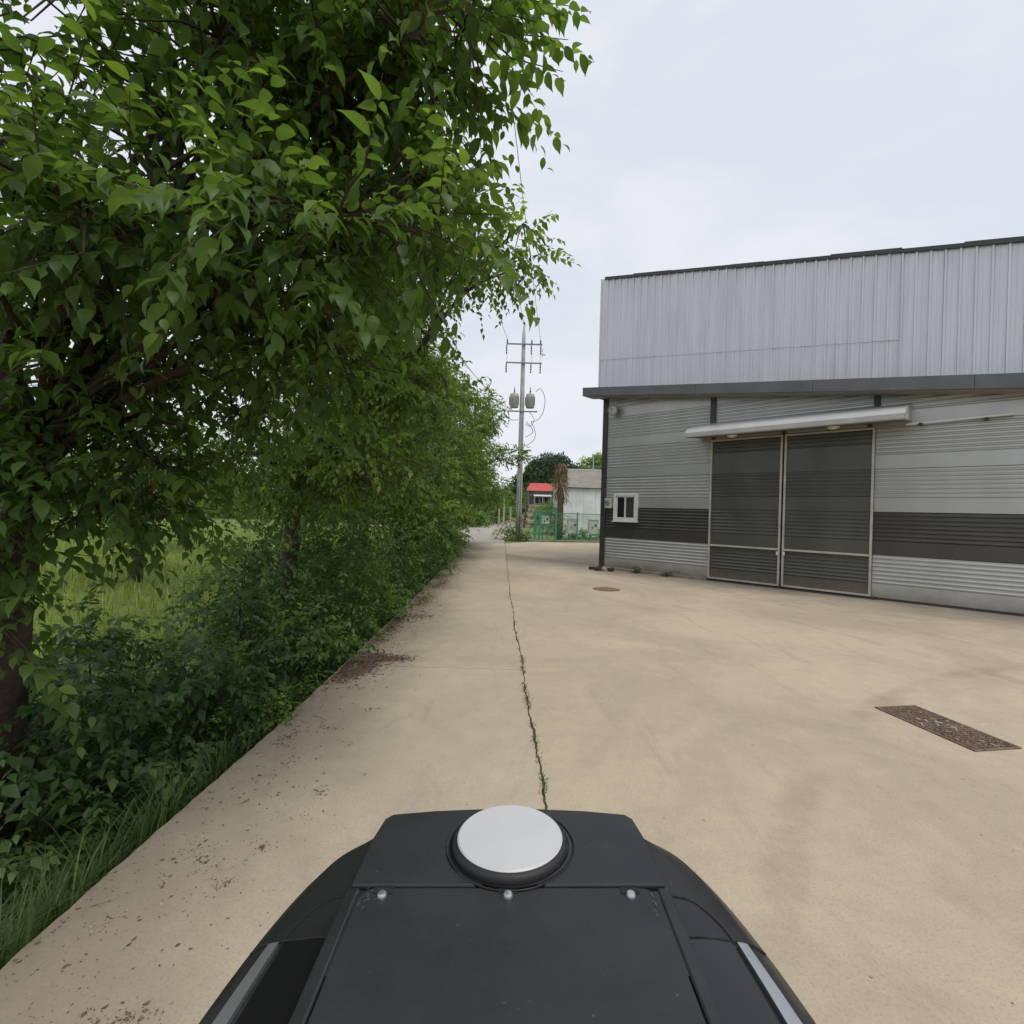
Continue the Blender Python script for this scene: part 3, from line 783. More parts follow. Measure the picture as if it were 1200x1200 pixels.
# upper cladding: standing-seam pans, each a piece
PW = 0.252
def pan(s0, w, zb0, zb1, zt0, zt1, off):
    """one pan with a rib on its left edge"""
    m = MB()
    pr = [(0.0, 0.004), (0.010, 0.042), (0.044, 0.042), (0.060, 0.004), (w * 0.52, 0.0045), (w * 0.54, 0.009), (w * 0.58, 0.009), (w * 0.60, 0.0045), (w - 0.0015, 0.004)]
    n = len(pr)
    def zz(f, a, b): return a + (b - a) * f
    wav = random.uniform(-0.003, 0.003)
    for x, o in pr:
        m.v.append((s0 + x, -(off + o + wav), zz(x / w, zb0, zb1)))
    for x, o in pr:
        m.v.append((s0 + x + random.uniform(-.002, .002), -(off + o - wav), zz(x / w, zt0, zt1)))
    m.f = [(i, i + 1, n + i + 1, n + i) for i in range(n - 1)]
    for x, z in ((s0, zb0), (s0 + w, zb1), (s0, zt0), (s0 + w, zt1)):
        pass
    b = len(m.v)
    m.v += [(s0, -off + .01, zb0), (s0 + w - .0015, -off + .01, zb1), (s0, -off + .01, zt0), (s0 + w - .0015, -off + .01, zt1)]
    m.f += [tuple([b + 1] + list(range(n - 1, -1, -1)) + [b]), tuple([b + 2] + list(range(n, 2 * n)) + [b + 3]), (b, 0, n, b + 2), (b + 1, b + 3, 2 * n - 1, n - 1)]
    m.build('cladding_panel', M['galv'], wh)
s = -0.30
def z_lap(s): return 7.05 + (5.98 - 7.05) * s / 8.1
while s < SEND - PW:
    tj = random.uniform(-0.012, 0.012)
    if s < 7.95:
        pan(s, PW, z_fb(s) + .05, z_fb(s + PW) + .05, z_lap(s) + .05, z_lap(s + PW) + .05, 0.10)
        pan(s, PW, z_lap(s), z_lap(s + PW), z_ct(s) + tj, z_ct(s + PW) + tj, 0.112)
    else:
        pan(s, PW, z_fb(s) + .05, z_fb(s + PW) + .05, z_ct(s) + tj, z_ct(s + PW) + tj, 0.108)
    s += PW
m = MB(); m.hexa([(-.31, -.10, z_fb(-.3)), (-.295, -.10, z_fb(-.3)), (-.295, 1.2, z_fb(-.3)), (-.31, 1.2, z_fb(-.3)), (-.31, -.10, z_ct(-.3)), (-.295, -.10, z_ct(-.3)), (-.295, 1.2, z_ct(-.3)), (-.31, 1.2, z_ct(-.3))])
m.build('cladding_return', M['galv'], wh)
# dark ridge cap in overlapping lengths
cuts = [-0.12, 1.0, 2.3, 4.15, 5.0, 6.6, 8.0, 9.1, 10.3, 12.2, 14.0, SEND]
for i, (a, b) in enumerate(zip(cuts, cuts[1:])):
    m = MB(); e0 = 0.012 * (i % 2); b2 = b + 0.03
    f = lambda s, d: z_ct(s) + d + 0.006 * ((i * 7) % 3)
    m.hexa([(a, -.17 - e0, f(a, -.035)), (b2, -.17 - e0, f(b2, -.035)), (b2, .35, f(b2, -.035)), (a, .35, f(a, -.035)), (a, -.17 - e0, f(a, .055 + e0)), (b2, -.17 - e0, f(b2, .055 + e0)), (b2, .35, f(b2, .075)), (a, .35, f(a, .075))])
    m.build('ridge_cap', M['trim'], wh)

# ================================================================== CAMERA-CARRYING VEHICLE (at the foot of the picture)
RB = Matrix.Rotation(-ROLL, 4, 'Y')
veh = empty('vehicle', (0, 0, 0))
veh.matrix_world = Matrix.Translation((0, 0, CAM_H)) @ RB @ Matrix.Translation((-0.005, 0, -CAM_H))
tag(veh, 'black vehicle body carrying a white round disc and screwed top cover', 'vehicle')
paint = mat('satin_black_paint', (0.018, 0.021, 0.022), 0.36, spec=0.5, var=0.35, vscale=2.0)
def worn_black(name, base, rough, dust):
    m = mat(name, base, rough, spec=0.4, bump=0.10, bscale=700)
    n = m.node_tree.nodes; l = m.node_tree.links.new; b = n['Principled BSDF']
    tc = n.new('ShaderNodeTexCoord')
    a = n.new('ShaderNodeTexNoise'); a.inputs['Scale'].default_value = 5; a.inputs['Detail'].default_value = 8; a.inputs['Roughness'].default_value = 0.7
    mp = n.new('ShaderNodeMapping'); mp.inputs['Scale'].default_value = (30, 4, 8); mp.inputs['Rotation'].default_value = (0, 0, 0.5)
    s = n.new('ShaderNodeTexNoise'); s.inputs['Scale'].default_value = 3.2; s.inputs['Detail'].default_value = 6; s.inputs['Distortion'].default_value = 1.0
    sp = n.new('ShaderNodeTexNoise'); sp.inputs['Scale'].default_value = 160; sp.inputs['Detail'].default_value = 2
    l(tc.outputs['Object'], a.inputs['Vector']); l(tc.outputs['Object'], mp.inputs['Vector']); l(mp.outputs['Vector'], s.inputs['Vector']); l(tc.outputs['Object'], sp.inputs['Vector'])
    r1 = n.new('ShaderNodeValToRGB'); r1.color_ramp.elements[0].position = 0.35; r1.color_ramp.elements[1].position = 0.75
    r1.color_ramp.elements[0].color = (*base, 1); r1.color_ramp.elements[1].color = (*[x * 1.7 + 0.004 for x in base], 1)
    r2 = n.new('ShaderNodeValToRGB'); r2.color_ramp.elements[0].position = 0.72; r2.color_ramp.elements[1].position = 0.80
    r2.color_ramp.elements[1].color = (0.35, 0.35, 0.35, 1)
    r3 = n.new('ShaderNodeValToRGB'); r3.color_ramp.elements[0].position = 0.735; r3.color_ramp.elements[1].position = 0.77; r3.color_ramp.elements[1].color = (0.6, 0.6, 0.6, 1)
    l(a.outputs['Fac'], r1.inputs['Fac']); l(s.outputs['Fac'], r2.inputs['Fac']); l(sp.outputs['Fac'], r3.inputs['Fac'])
    ad = n.new('ShaderNodeMath'); ad.operation = 'MAXIMUM'; l(r2.outputs['Color'], ad.inputs[0]); l(r3.outputs['Color'], ad.inputs[1])
    mx = n.new('ShaderNodeMix'); mx.data_type = 'RGBA'; l(ad.outputs[0], mx.inputs['Factor']); l(r1.outputs['Color'], mx.inputs['A']); mx.inputs['B'].default_value = (*dust, 1)
    l(mx.outputs['Result'], b.inputs['Base Color'])
    rr = n.new('ShaderNodeMapRange'); rr.inputs['To Min'].default_value = rough - 0.06; rr.inputs['To Max'].default_value = rough + 0.14; l(a.outputs['Fac'], rr.inputs['Value']); l(rr.outputs['Result'], b.inputs['Roughness'])
    return m
paint = worn_black('worn_satin_black', (0.014, 0.016, 0.0165), 0.32, (0.13, 0.12, 0.105))
panelblk = worn_black('worn_matt_black', (0.015, 0.0175, 0.018), 0.42, (0.12, 0.115, 0.10))
gloss = mat('gloss_black', (0.010, 0.010, 0.011), 0.16, spec=0.5)
chrome = mat('brushed_silver', (0.50, 0.51, 0.53), 0.32, 0.8, var=0.12, vscale=9)
ZP = CAM_H - 0.486       # top plate plane
# lower shell: half widths along y
_wy = [-0.75, -0.70, -0.4, 0.0, 0.30, 0.45, 0.56, 0.62, 0.68, 0.73, 0.77, 0.80, 0.825, 0.845, 0.860, 0.872]
_ww = [.30, .335, .352, .354, .349, .341, .332, .325, .315, .304, .293, .282, .268, .250, .230, .205]
_ys2 = np.linspace(-0.75, 0.872, 400); _k = np.hanning(41); _k /= _k.sum()
_wf = np.convolve(np.pad(np.interp(_ys2, _wy, _ww), 20, mode='reflect', reflect_type='odd'), _k, 'valid')
_yd = np.concatenate([np.linspace(-0.75, 0.5, 12, endpoint=False), np.linspace(0.5, 0.872, 34)])
W_ = [(float(q), float(np.interp(q, _ys2, _wf))) for q in _yd]
ZS = CAM_H - 0.545
def shell_ring(y, w):
    t = max(0, (y - 0.5) / 0.372)
    drop = 0.012 * t ** 6
    half = [(0.0, ZP - 0.035 - drop), (0.175, ZP - 0.035 - drop), (0.20, ZP - 0.042 - drop), (0.20 + (w - .2) * .45, ZS + 0.017 - drop), (0.20 + (w - .2) * .85, ZS + 0.007 - drop), (w, ZS - 0.006 - drop), (w + 0.010, ZS - 0.045), (w + 0.018, ZS - 0.15), (w + 0.012, 0.72), (w - .02, 0.42), (w * .8, 0.30), (0, 0.30)]
    if w < .21: half = [(min(x, w), z) for x, z in half]
    left = [(-x, y, z) for x, z in reversed(half[1:-1])]
    return [(x, y, z) for x, z in half] + left
m = MB(); rings = [shell_ring(y, w) for y, w in W_]; n = len(rings[0])
for r_ in rings: m.v += r_
for i in range(len(rings) - 1):
    for k in range(n):
        a = i * n + k; b = i * n + (k + 1) % n
        m.f.append((a, a + n, b + n, b))
m.f += [tuple(range(n)), tuple(range((len(rings) - 1) * n + n - 1, (len(rings) - 1) * n - 1, -1))]
body = m.build('body_shell', paint, veh, auto=42)

def rrect(x0, x1, y0, y1, r, z, n=6):
    P = []
    for cx, cy, a0 in ((x1 - r, y1 - r, 0), (x0 + r, y1 - r, 90), (x0 + r, y0 + r, 180), (x1 - r, y0 + r, 270)):
        for i in range(n + 1):
            a = R(a0 + 90 * i / n); P.append((cx + r * math.cos(a), cy + r * math.sin(a), z))
    return P
def plate(name, x0, x1, y0, y1, r, z0, z1, material, parent, bev=0.004):
    m = MB(); A = rrect(x0, x1, y0, y1, r, z0); B = rrect(x0, x1, y0, y1, r, z1); n = len(A)
    m.v = A + B; m.f = [tuple(range(n - 1, -1, -1)), tuple(range(n, 2 * n))] + [(i, (i + 1) % n, n + (i + 1) % n, n + i) for i in range(n)]
    return m.build(name, material, parent, bevel=bev)
# front deck, slightly bowed front edge
m = MB()
front = [(-0.205, 0.667), (-0.203, 0.76), (-0.196, 0.812), (-0.186, 0.824), (-0.12, 0.834), (-0.05, 0.839), (0.05, 0.839), (0.12, 0.834), (0.186, 0.824), (0.196, 0.812), (0.203, 0.76), (0.205, 0.667)]
n = len(front)
m.v = [(x, y, ZP - 0.09) for x, y in front] + [(x, y, ZP) for x, y in front]
m.f = [tuple(range(n - 1, -1, -1))[::-1], tuple(range(n, 2 * n))[::-1]] + [((i + 1) % n, i, n + i, n + (i + 1) % n) for i in range(n)]
deck = m.build('front_deck', panelblk, veh, bevel=0.0025)
# rim strips either side of the top cover
for sgn in (-1, 1):
    m = MB()
    xs = sorted((sgn * 0.1922, sgn * 0.209))
    m.box((sum(xs) / 2, -0.012, ZP - 0.035), (xs[1] - xs[0], 1.354, 0.068)); m.build('side_rim', paint, veh, bevel=0.003)
plate('top_cover', -0.1905, 0.1905, -0.72, 0.6645, 0.020, ZP - 0.06, ZP - 0.0015, panelblk, veh, .0015)
fill_ = MB(); fill_.box((0, 0.60, ZP - 0.012), (0.40, 0.12, 0.018)); fill_.build('cover_bed', paint, veh)
for x in (-0.160, 0.0, 0.156):
    sc_ = empty('screw', (x, 0.650, ZP - 0.003), veh)
    m = MB(); m.lathe([(0.0105, -0.002), (0.0105, 0.0012), (0.0075, 0.0012)], (0, 0, 0), 18); m.build('washer', M['insul'], sc_, auto=40)
    m = MB(); m.lathe([(0.0062, 0.001), (0.0062, 0.004), (0.0045, 0.0062), (0.0012, 0.0066)], (0, 0, 0), 16); m.build('screw_head', chrome, sc_, auto=40)
    m = MB(); m.box((0.0, 0.0085, 0.0016), (0.024, 0.010, 0.002)); m.build('screw_slot', M['dark_in'], sc_)
# antenna disc
an = empty('antenna_disc', (0.002, 0.749, ZP), veh)
m = MB(); m.lathe([(0.0885, -0.002), (0.0885, 0.0012), (0.086, 0.0016), (0.085, 0.0006)], (0, 0, 0), 56); m.build('seat_ring', gloss, an, auto=40)
m = MB(); m.lathe([(0.0835, 0.0), (0.084, 0.006), (0.081, 0.0105), (0.077, 0.012)], (0, 0, 0), 56); m.build('disc_base', mat('rubber_black', (0.014, 0.014, 0.015), 0.6), an, auto=50)
m = MB(); m.lathe([(0.0765, 0.008), (0.0765, 0.0125), (0.0745, 0.0145), (0.05, 0.0154), (0.002, 0.0157)], (0, 0, 0), 64); m.build('disc_cap', mat('antenna_white', (0.52, 0.52, 0.53), 0.45, var=0.05, vscale=14), an, auto=30)
m = MB(); m.lathe([(0.0935, -0.003), (0.0935, 0.0006), (0.0925, 0.0012), (0.0910, 0.0006), (0.0910, -0.003)], (0, 0.0, 0), 64); m.build('recess_ring', gloss, an, auto=50)
# scuffs rubbed through the paint
m = MB(); rs = random.Random(5)
def scuff(cx, cy, n, sx, sy, ang, ln):
    for _ in range(n):
        x, y = cx + rs.gauss(0, sx), cy + rs.gauss(0, sy); a = ang + rs.gauss(0, .35); l_s = ln * rs.uniform(.3, 1.2); w = rs.uniform(.0002, .0006)
        dx, dy = math.cos(a) * l_s / 2, math.sin(a) * l_s / 2; ox, oy = -math.sin(a) * w, math.cos(a) * w
        m.add([(x - dx - ox, y - dy - oy, ZP + .0004), (x + dx - ox * .4, y + dy - oy * .4, ZP + .0004), (x + dx + ox * .4, y + dy + oy * .4, ZP + .0004), (x - dx + ox, y - dy + oy, ZP + .0004)], [(0, 1, 2, 3)])
scuff(-.178, .645, 16, .006, .008, 1.0, .007); scuff(.178, .635, 9, .004, .010, 1.9, .007); scuff(.132, .742, 9, .010, .005, .4, .005); scuff(0, .47, 14, .12, .12, .8, .002)
o = m.build('scuff_marks', mat('rubbed_paint', (0.11, 0.108, 0.10), .8), veh); o['kind'] = 'stuff'
# shoulder panels and silver strips
def shoulder_pt(sgn, y, f, lift=0.0):
    for (y0, w0), (y1, w1) in zip(W_, W_[1:]):
        if y <= y1: w = w0 + (w1 - w0) * (y - y0) / (y1 - y0); break
    half = [(0.0, ZP - 0.042), (0.45, ZS + 0.017), (0.85, ZS + 0.007), (1.0, ZS - 0.006)]
    for (f0, z0), (f1, z1) in zip(half, half[1:]):
        if f <= f1: z = z0 + (z1 - z0) * (f - f0) / (f1 - f0); break
    t = max(0, (y - 0.5) / 0.372)
    return (sgn * (0.20 + (w - .2) * f), y, z - 0.012 * t ** 6 + lift)
def shoulder_strip(name, sgn, ys, f0, f1, lift, material):
    m = MB(); n = len(ys)
    for y in ys:
        ff0 = f0(y); ff1 = f1(y); fm = (ff0 + ff1) / 2
        m.v += [shoulder_pt(sgn, y, ff0, 0.0), shoulder_pt(sgn, y, ff0, lift), shoulder_pt(sgn, y, fm, lift * 1.05), shoulder_pt(sgn, y, ff1, lift), shoulder_pt(sgn, y, ff1, 0.0)]
    for i in range(n - 1):
        for k in range(4):
            a = 5 * i + k; q = (a, a + 1, a + 6, a + 5)
            m.f.append(q if sgn > 0 else q[::-1])
    m.f += [(0, 1, 2, 3, 4), tuple(5 * (n - 1) + k for k in (4, 3, 2, 1, 0))]
    return m.build(name, material, veh, auto=30)
ysr = frange(-0.60, 0.628, 0.06)
for sgn in (-1, 1):
    shoulder_strip('silver_strip', sgn, ysr, lambda y: 0.66 + 0.02 * (0.63 - y), lambda y: 0.66 + 0.02 * (.63 - y) + 0.10 + 0.05 * min(1, (0.63 - y) * 6), 0.006, chrome)
    shoulder_strip('side_panel', sgn, ysr, lambda y: 0.08, lambda y: 0.60, 0.004, gloss)
    m = MB(); m.tube([shoulder_pt(sgn, y, f, 0.0005) for f, y in ((.04, .704), (.2, .704), (.36, .700), (.48, .690), (.57, .674), (.63, .655), (.65, .636))], 0.0010, 5); m.build('corner_seam', M['dark_in'], veh)
    m = MB(); m.tube([shoulder_pt(sgn, 0.634, f, 0.001) for f in (0.05, 0.3, 0.6, 0.85, 0.97)], 0.0014, 5); m.build('panel_gap', M['dark_in'], veh)
# wheels
for sx in (-1, 1):
    for y in (-0.48, 0.52):
        wl = empty('wheel', (sx * 0.33, y, 0.20), veh)
        m = MB(); m.lathe([(0.12, -0.05), (0.185, -0.055), (0.20, -0.035), (0.20, 0.035), (0.185, 0.055), (0.12, 0.05)], (0, 0, 0), 28, (1, 0, 0)); m.build('tyre', M['cable'], wl, auto=40)
        m = MB(); m.lathe([(0.03, -0.058), (0.118, -0.045), (0.118, 0.045), (0.03, 0.058)], (0, 0, 0), 20, (1, 0, 0)); m.build('rim', M['steel'], wl, auto=40)

# ================================================================== YARD DETAILS
# rusty drain cover
dc = empty('drain_cover', (3.88, 4.56, 0.0)); dc.rotation_euler = (0, 0, R(10))
tag(dc, 'rusty rectangular drain cover set in the concrete yard', 'drain cover')
m = MB(); DW, DL = 0.46, 0.92
for sx in (-1, 1): m.box((sx * (DW / 2 - .012), 0, 0.006), (0.024, DL, 0.014))
for sy in (-1, 1): m.box((0, sy * (DL / 2 - .012), 0.006), (DW - .05, 0.023, 0.013))
m.build('frame', M['rust'], dc, bevel=0.003)
m = MB(); m.box((0, 0, 0.002), (DW - .05, DL - .05, 0.006)); m.build('plate', M['rust'], dc)
for i in range(24):
    y = -DL / 2 + 0.05 + i * (DL - 0.10) / 23
    m = MB(); m.box((random.uniform(-.004, .004), y, 0.008), (DW - 0.07, 0.016, 0.008 + random.uniform(0, .004)), random.uniform(-.02, .02)); m.build('grate_bar', M['rust'], dc)
m = MB()
for i in range(1500):
    x, y, r_ = random.uniform(-.2, .2), random.uniform(-.43, .43), random.uniform(.004, .012)
    m.box((x, y, 0.011), (r_ * 1.6, r_, r_ * 0.7), random.uniform(0, 3), Euler((random.uniform(-.6, .6), random.uniform(-.6, .6), random.uniform(0, 3))).to_matrix())
o = m.build('grit', mat('drain_grit', (0.20, 0.15, 0.105), .95, base2=(0.09, 0.065, 0.045), vscale=25), dc); o['kind'] = 'stuff'
m = MB()
for i in range(26):
    x, y, r_ = random.uniform(-.19, .19), random.uniform(-.42, .42), random.uniform(.010, .022)
    m.box((x, y, 0.013), (r_ * 1.9, r_, 0.006), random.uniform(0, 3), Euler((random.uniform(-.3, .3), random.uniform(-.3, .3), random.uniform(0, 3))).to_matrix())
o = m.build('pale_chips', M['pebble'], dc); o['kind'] = 'stuff'
# small manhole cover near the warehouse corner
mh = empty('manhole_cover', (2.33, 12.35, 0.0)); tag(mh, 'small rusty round manhole cover in front of the warehouse corner', 'manhole cover')
m = MB(); m.lathe([(0.33, 0.0), (0.33, 0.006), (0.30, 0.008), (0.295, 0.004)], (0, 0, 0), 32); m.build('rim', M['rust'], mh, auto=40)
m = MB(); m.lathe([(0.285, 0.0), (0.285, 0.009), (0.05, 0.012)], (0, 0, 0), 32); m.build('lid', M['rust'], mh, auto=40)
# rocks at the warehouse corner
def rock(loc, d, rz, material, label, seed):
    rr = random.Random(seed)
    bm = bmesh.new(); bmesh.ops.create_icosphere(bm, subdivisions=2, radius=0.5)
    for v in bm.verts:
        v.co *= 1 + rr.uniform(-.16, .16); v.co.z = max(v.co.z, -0.36)
    me = bpy.data.meshes.new('rock'); bm.to_mesh(me); bm.free(); me.materials.append(material)
    o = new_obj('rock', me); o.scale = d; o.rotation_euler = (0, 0, rz); o.location = (loc[0], loc[1], 0.36 * d[2])
    return tag(o, label, 'rock', 'rocks at the warehouse corner')
rock((2.66, 16.72), (0.26, 0.16, 0.12), 0.3, M['rock'], 'dark rock farthest out from the warehouse corner post', 1)
rock((2.80, 16.42), (0.26, 0.17, 0.14), -0.4, M['rock'], 'dark rock in front of the corner post, touching the pale block', 2)
rock((3.00, 16.38), (0.17, 0.15, 0.15), 0.1, M['rockpale'], 'pale block lying among dark rocks by the warehouse corner', 3)
rock((3.20, 16.32), (0.27, 0.18, 0.15), 0.6, M['rock'], 'dark rock against the warehouse base kerb', 4)
rock((2.94, 16.72), (0.20, 0.16, 0.20), 0.9, M['rock'], 'mossy rock right at the foot of the corner post', 5)

# ================================================================== GRASS, WEEDS, LITTER
def blades(name, P, h, w, lean, material, label=None, kind='stuff', dirs=None, parent=None, seg=3):
    n = len(P)
    a = rng.uniform(0, 2 * math.pi, n) if dirs is None else dirs
    d = np.stack([np.cos(a), np.sin(a), np.zeros(n)], 1); sd = np.stack([-np.sin(a), np.cos(a), np.zeros(n)], 1)
    V = []
    for i in range(seg + 1):
        t = i / seg
        c = P + d * (lean * t ** 2)[:, None] + np.array([0, 0, 1.0]) * (h * (t - 0.35 * (lean / np.maximum(h, .01)) * t ** 2.4))[:, None]
        ww = w * (1 - t) ** 0.8
        if i < seg: V += [c - sd * ww[:, None], c + sd * ww[:, None]]
        else: V += [c]
    V = np.stack(V, 1); k = V.shape[1]
    tf = []
    for i in range(seg - 1): tf += [(2 * i, 2 * i + 1, 2 * i + 3), (2 * i, 2 * i + 3, 2 * i + 2)]
    tf.append((2 * seg - 2, 2 * seg - 1, 2 * seg))
    F = np.array(tf)[None] + (np.arange(n) * k)[:, None, None]
    tone_val = np.repeat(np.clip(rng.uniform(0, 1, n), 0, 1), k)
    o = new_obj(name, mesh_from_arrays(name, V.reshape(-1, 3), F.reshape(-1, 3), tone_val, material), parent)
    o['kind'] = kind
    if label: o['label'] = label
    return o
def ground_pts(x, y, dz=0.0):
    return np.array([(a, b, ground_z(a, b) + dz) for a, b in zip(x, y)])
# verge grass in tufts
NG, NT = 20000, 700
cx = np.concatenate([rng.uniform(-4.6, -2.1, NT - 220), rng.uniform(-2.5, -2.05, 220)]); cy = 0.3 + 9.0 * rng.uniform(0, 1, NT) ** 1.6
idx = rng.integers(0, NT, NG)
x = cx[idx] + rng.normal(0, .07, NG); y = cy[idx] + rng.normal(0, .07, NG)
x = np.minimum(x, np.array([edge_x(q) for q in y]) - 0.03)
tuft_a = rng.uniform(0, 6.28, NT)[idx] + rng.normal(0, .6, NG)
h = rng.uniform(.18, .55, NG)
o = blades('verge_grass', ground_pts(x, y, -.01), h, rng.uniform(.0028, .0075, NG), h * rng.uniform(.5, 1.3, NG) * np.clip((-1.75 - x) / .45, .35, 1), M['grass'], 'long arching green grass below the left road edge', dirs=tuft_a, seg=4)
o['category'] = 'grass'
# bright field grass behind the trees
nn = 34000
y = rng.uniform(4, 42, nn); x = -5.5 - rng.uniform(0, 1, nn) * (6 + y * 0.9)
h = rng.uniform(.18, .50, nn)
o = blades('field_grass', ground_pts(x, y), h, rng.uniform(.006, .015, nn), h * rng.uniform(.1, .6, nn), M['fieldgrass'], 'bright yellow-green grass field behind the roadside trees', seg=2)
o['category'] = 'grass'
# weeds in the joint
ys = np.concatenate([rng.uniform(2.8, 10.5, 700), rng.normal(4.7, .5, 520), rng.normal(6.2, .5, 420), rng.normal(3.3, .2, 220), rng.uniform(10, 29, 300)])
clump = np.sin(ys * 5.3) + np.sin(ys * 13.1 + 1) + .6 * np.sin(ys * 31) > -0.45
ys = ys[clump]
P = np.array([(crack_x(q) + jag(q, 1) + random.gauss(0, .014), q, -0.02) for q in ys])
h = rng.uniform(.025, .052, len(ys))
o = blades('crack_weeds', P, h, rng.uniform(.003, .008, len(ys)), h * rng.uniform(.2, 1.0, len(ys)), leaf_mat('joint_weed', (0.06, 0.075, 0.025), (0.10, 0.115, 0.042), (0.17, 0.165, 0.075), 0.2, 0.8), 'small weeds growing in the long joint between road and yard', seg=2)
o['category'] = 'weeds'
# soil filling the joint
m = MB(); yy = frange(1.0, 29.1, 0.1)
for q in yy: m.v += [(crack_x(q) - .06, q, -0.008), (crack_x(q) + .06, q, -0.008)]
m.f = [(2 * i, 2 * i + 1, 2 * i + 3, 2 * i + 2) for i in range(len(yy) - 1)]
tag(m.build('joint_soil', M['soil']), kind='structure')
# dead-leaf litter on the road
def litter(name, P, size, material, label, cat, aspect=0.45):
    n = len(P); a = rng.uniform(0, 6.28, n)
    d = np.stack([np.cos(a), np.sin(a), rng.normal(0, .12, n)], 1); nr = np.array([0, 0, 1.0]) + rng.normal(0, .25, (n, 3))
    tv = np.array([(-.5, 0, .10), (0, -aspect / 2, 0.02), (0, aspect / 2, 0.02), (.5, 0, .12), (.25, 0.0, .0)]); tf = np.array([(0, 1, 4), (0, 4, 2), (1, 3, 4), (4, 3, 2)])
    V, F, rr = leaves_to_arrays(P, d, nr, size, rng.uniform(0, 1, n), (tv, tf))
    o = new_obj(name, mesh_from_arrays(name, V, F, rr, material)); return tag(o, label, cat, kind='stuff')
lx, ly = [], []
def patch(cx, cy, rx, ry, n, rot=0.0):
    a = rng.normal(0, .5, n); b = rng.normal(0, .5, n); c_, s_ = math.cos(rot), math.sin(rot)
    lx.extend(cx + a * rx * c_ - b * ry * s_); ly.extend(cy + a * rx * s_ + b * ry * c_)
patch(-1.72, 5.75, .24, .50, 6500, -.2); patch(-1.50, 6.15, .36, .15, 2200); patch(-1.66, 4.05, .10, .3, 160); patch(-1.78, 7.6, .16, 1.1, 2200); patch(-1.5, 8.6, .25, .3, 500); patch(-1.7, 10.2, .22, 1.0, 2200); patch(-1.72, 12.8, .28, 1.6, 2200); patch(-1.8, 16, .3, 2.5, 900); patch(-1.9, 21, .3, 3, 700)
for i in range(26):
    patch(random.uniform(-1.85, -1.15), random.uniform(1.5, 4.6), random.uniform(.04, .16), random.uniform(.03, .09), random.randint(10, 50), random.uniform(0, 3))
k = 3200; lx.extend(-1.9 + np.abs(rng.normal(0, .42, k))); ly.extend(rng.uniform(1.4, 12, k))
k = 60; lx.extend(rng.uniform(-1.3, 4.0, k)); ly.extend(rng.uniform(1.4, 11, k))
lx = np.array(lx); ly = np.array(ly); ok = lx > np.array([edge_x(q) for q in ly]) + .02
P = np.stack([lx[ok], ly[ok], np.full(ok.sum(), .003)], 1)
_sz = np.where((P[:, 1] > 5.0) & (P[:, 1] < 14) & (P[:, 0] < -1.1), 1.8, 1.0)
litter('leaf_litter', P, _sz * rng.uniform(.004, .014, len(P)) * rng.choice([.7, .7, 1.0, 1.0, 1.0, 2.0], len(P)), M['litter'], 'brown dead leaf litter strewn along the left road edge', 'leaf litter', .5)
k = 220; lx = np.concatenate([-1.85 + np.abs(rng.normal(0, .5, k)), rng.uniform(-1.5, 5, 120)]); ly = np.concatenate([rng.uniform(1.4, 8, k), rng.uniform(1.3, 9, 120)])
litter('pebbles', np.stack([lx, ly, np.full(len(lx), .003)], 1), rng.uniform(.006, .018, len(lx)), M['pebble'], 'tiny pale stone chips scattered on the concrete', 'pebbles', .8)

# ================================================================== TREES
ORD = ['first', 'second', 'third', 'fourth', 'fifth', 'sixth', 'seventh', 'eighth', 'ninth', 'tenth', 'eleventh', 'twelfth', 'thirteenth', 'fourteenth', 'fifteenth', 'sixteenth', 'seventeenth', 'eighteenth', 'nineteenth', 'twentieth', 'twenty-first', 'twenty-second', 'twenty-third', 'twenty-fourth', 'twenty-fifth', 'twenty-sixth', 'twenty-seventh', 'twenty-eighth']
TG = 'trees along the left road edge'
# nearest tree: leaves hang over the road
def keep1(S):
    w = S - np.array([0, 0, CAM_H])
    d = np.linalg.norm(w, axis=1)
    return (d > 2.15) & (S[:, 1] > 0.4)
B1 = [(-2.2, 3.3, 4.5, 1.5, 1.3, 1.25, 330), (-1.2, 3.0, 4.5, 1.0, .9, .95, 270), (-0.68, 2.9, 4.30, .46, .5, .66, 110), (-.56, 2.75, 3.62, .30, .35, .24, 44),
     (-2.0, 2.35, 3.15, .85, .40, .36, 150), (-1.0, 2.7, 3.25, .60, .45, .48, 120), (-3.6, 3.2, 3.6, .9, 1.2, .9, 190), (-2.5, 3.9, 2.95, 1.1, .6, .55, 130),
     (-1.7, 3.4, 5.8, 1.9, 1.6, .9, 110), (-3.2, 2.9, 2.1, .55, .40, .50, 90), (-2.55, 3.3, 2.30, .6, .5, .45, 100), (-1.55, 3.2, 2.85, .55, .5, .38, 90), (-3.15, 2.8, 1.35, .45, .30, .45, 75), (-2.75, 3.6, 1.75, .55, .4, .30, 70)]
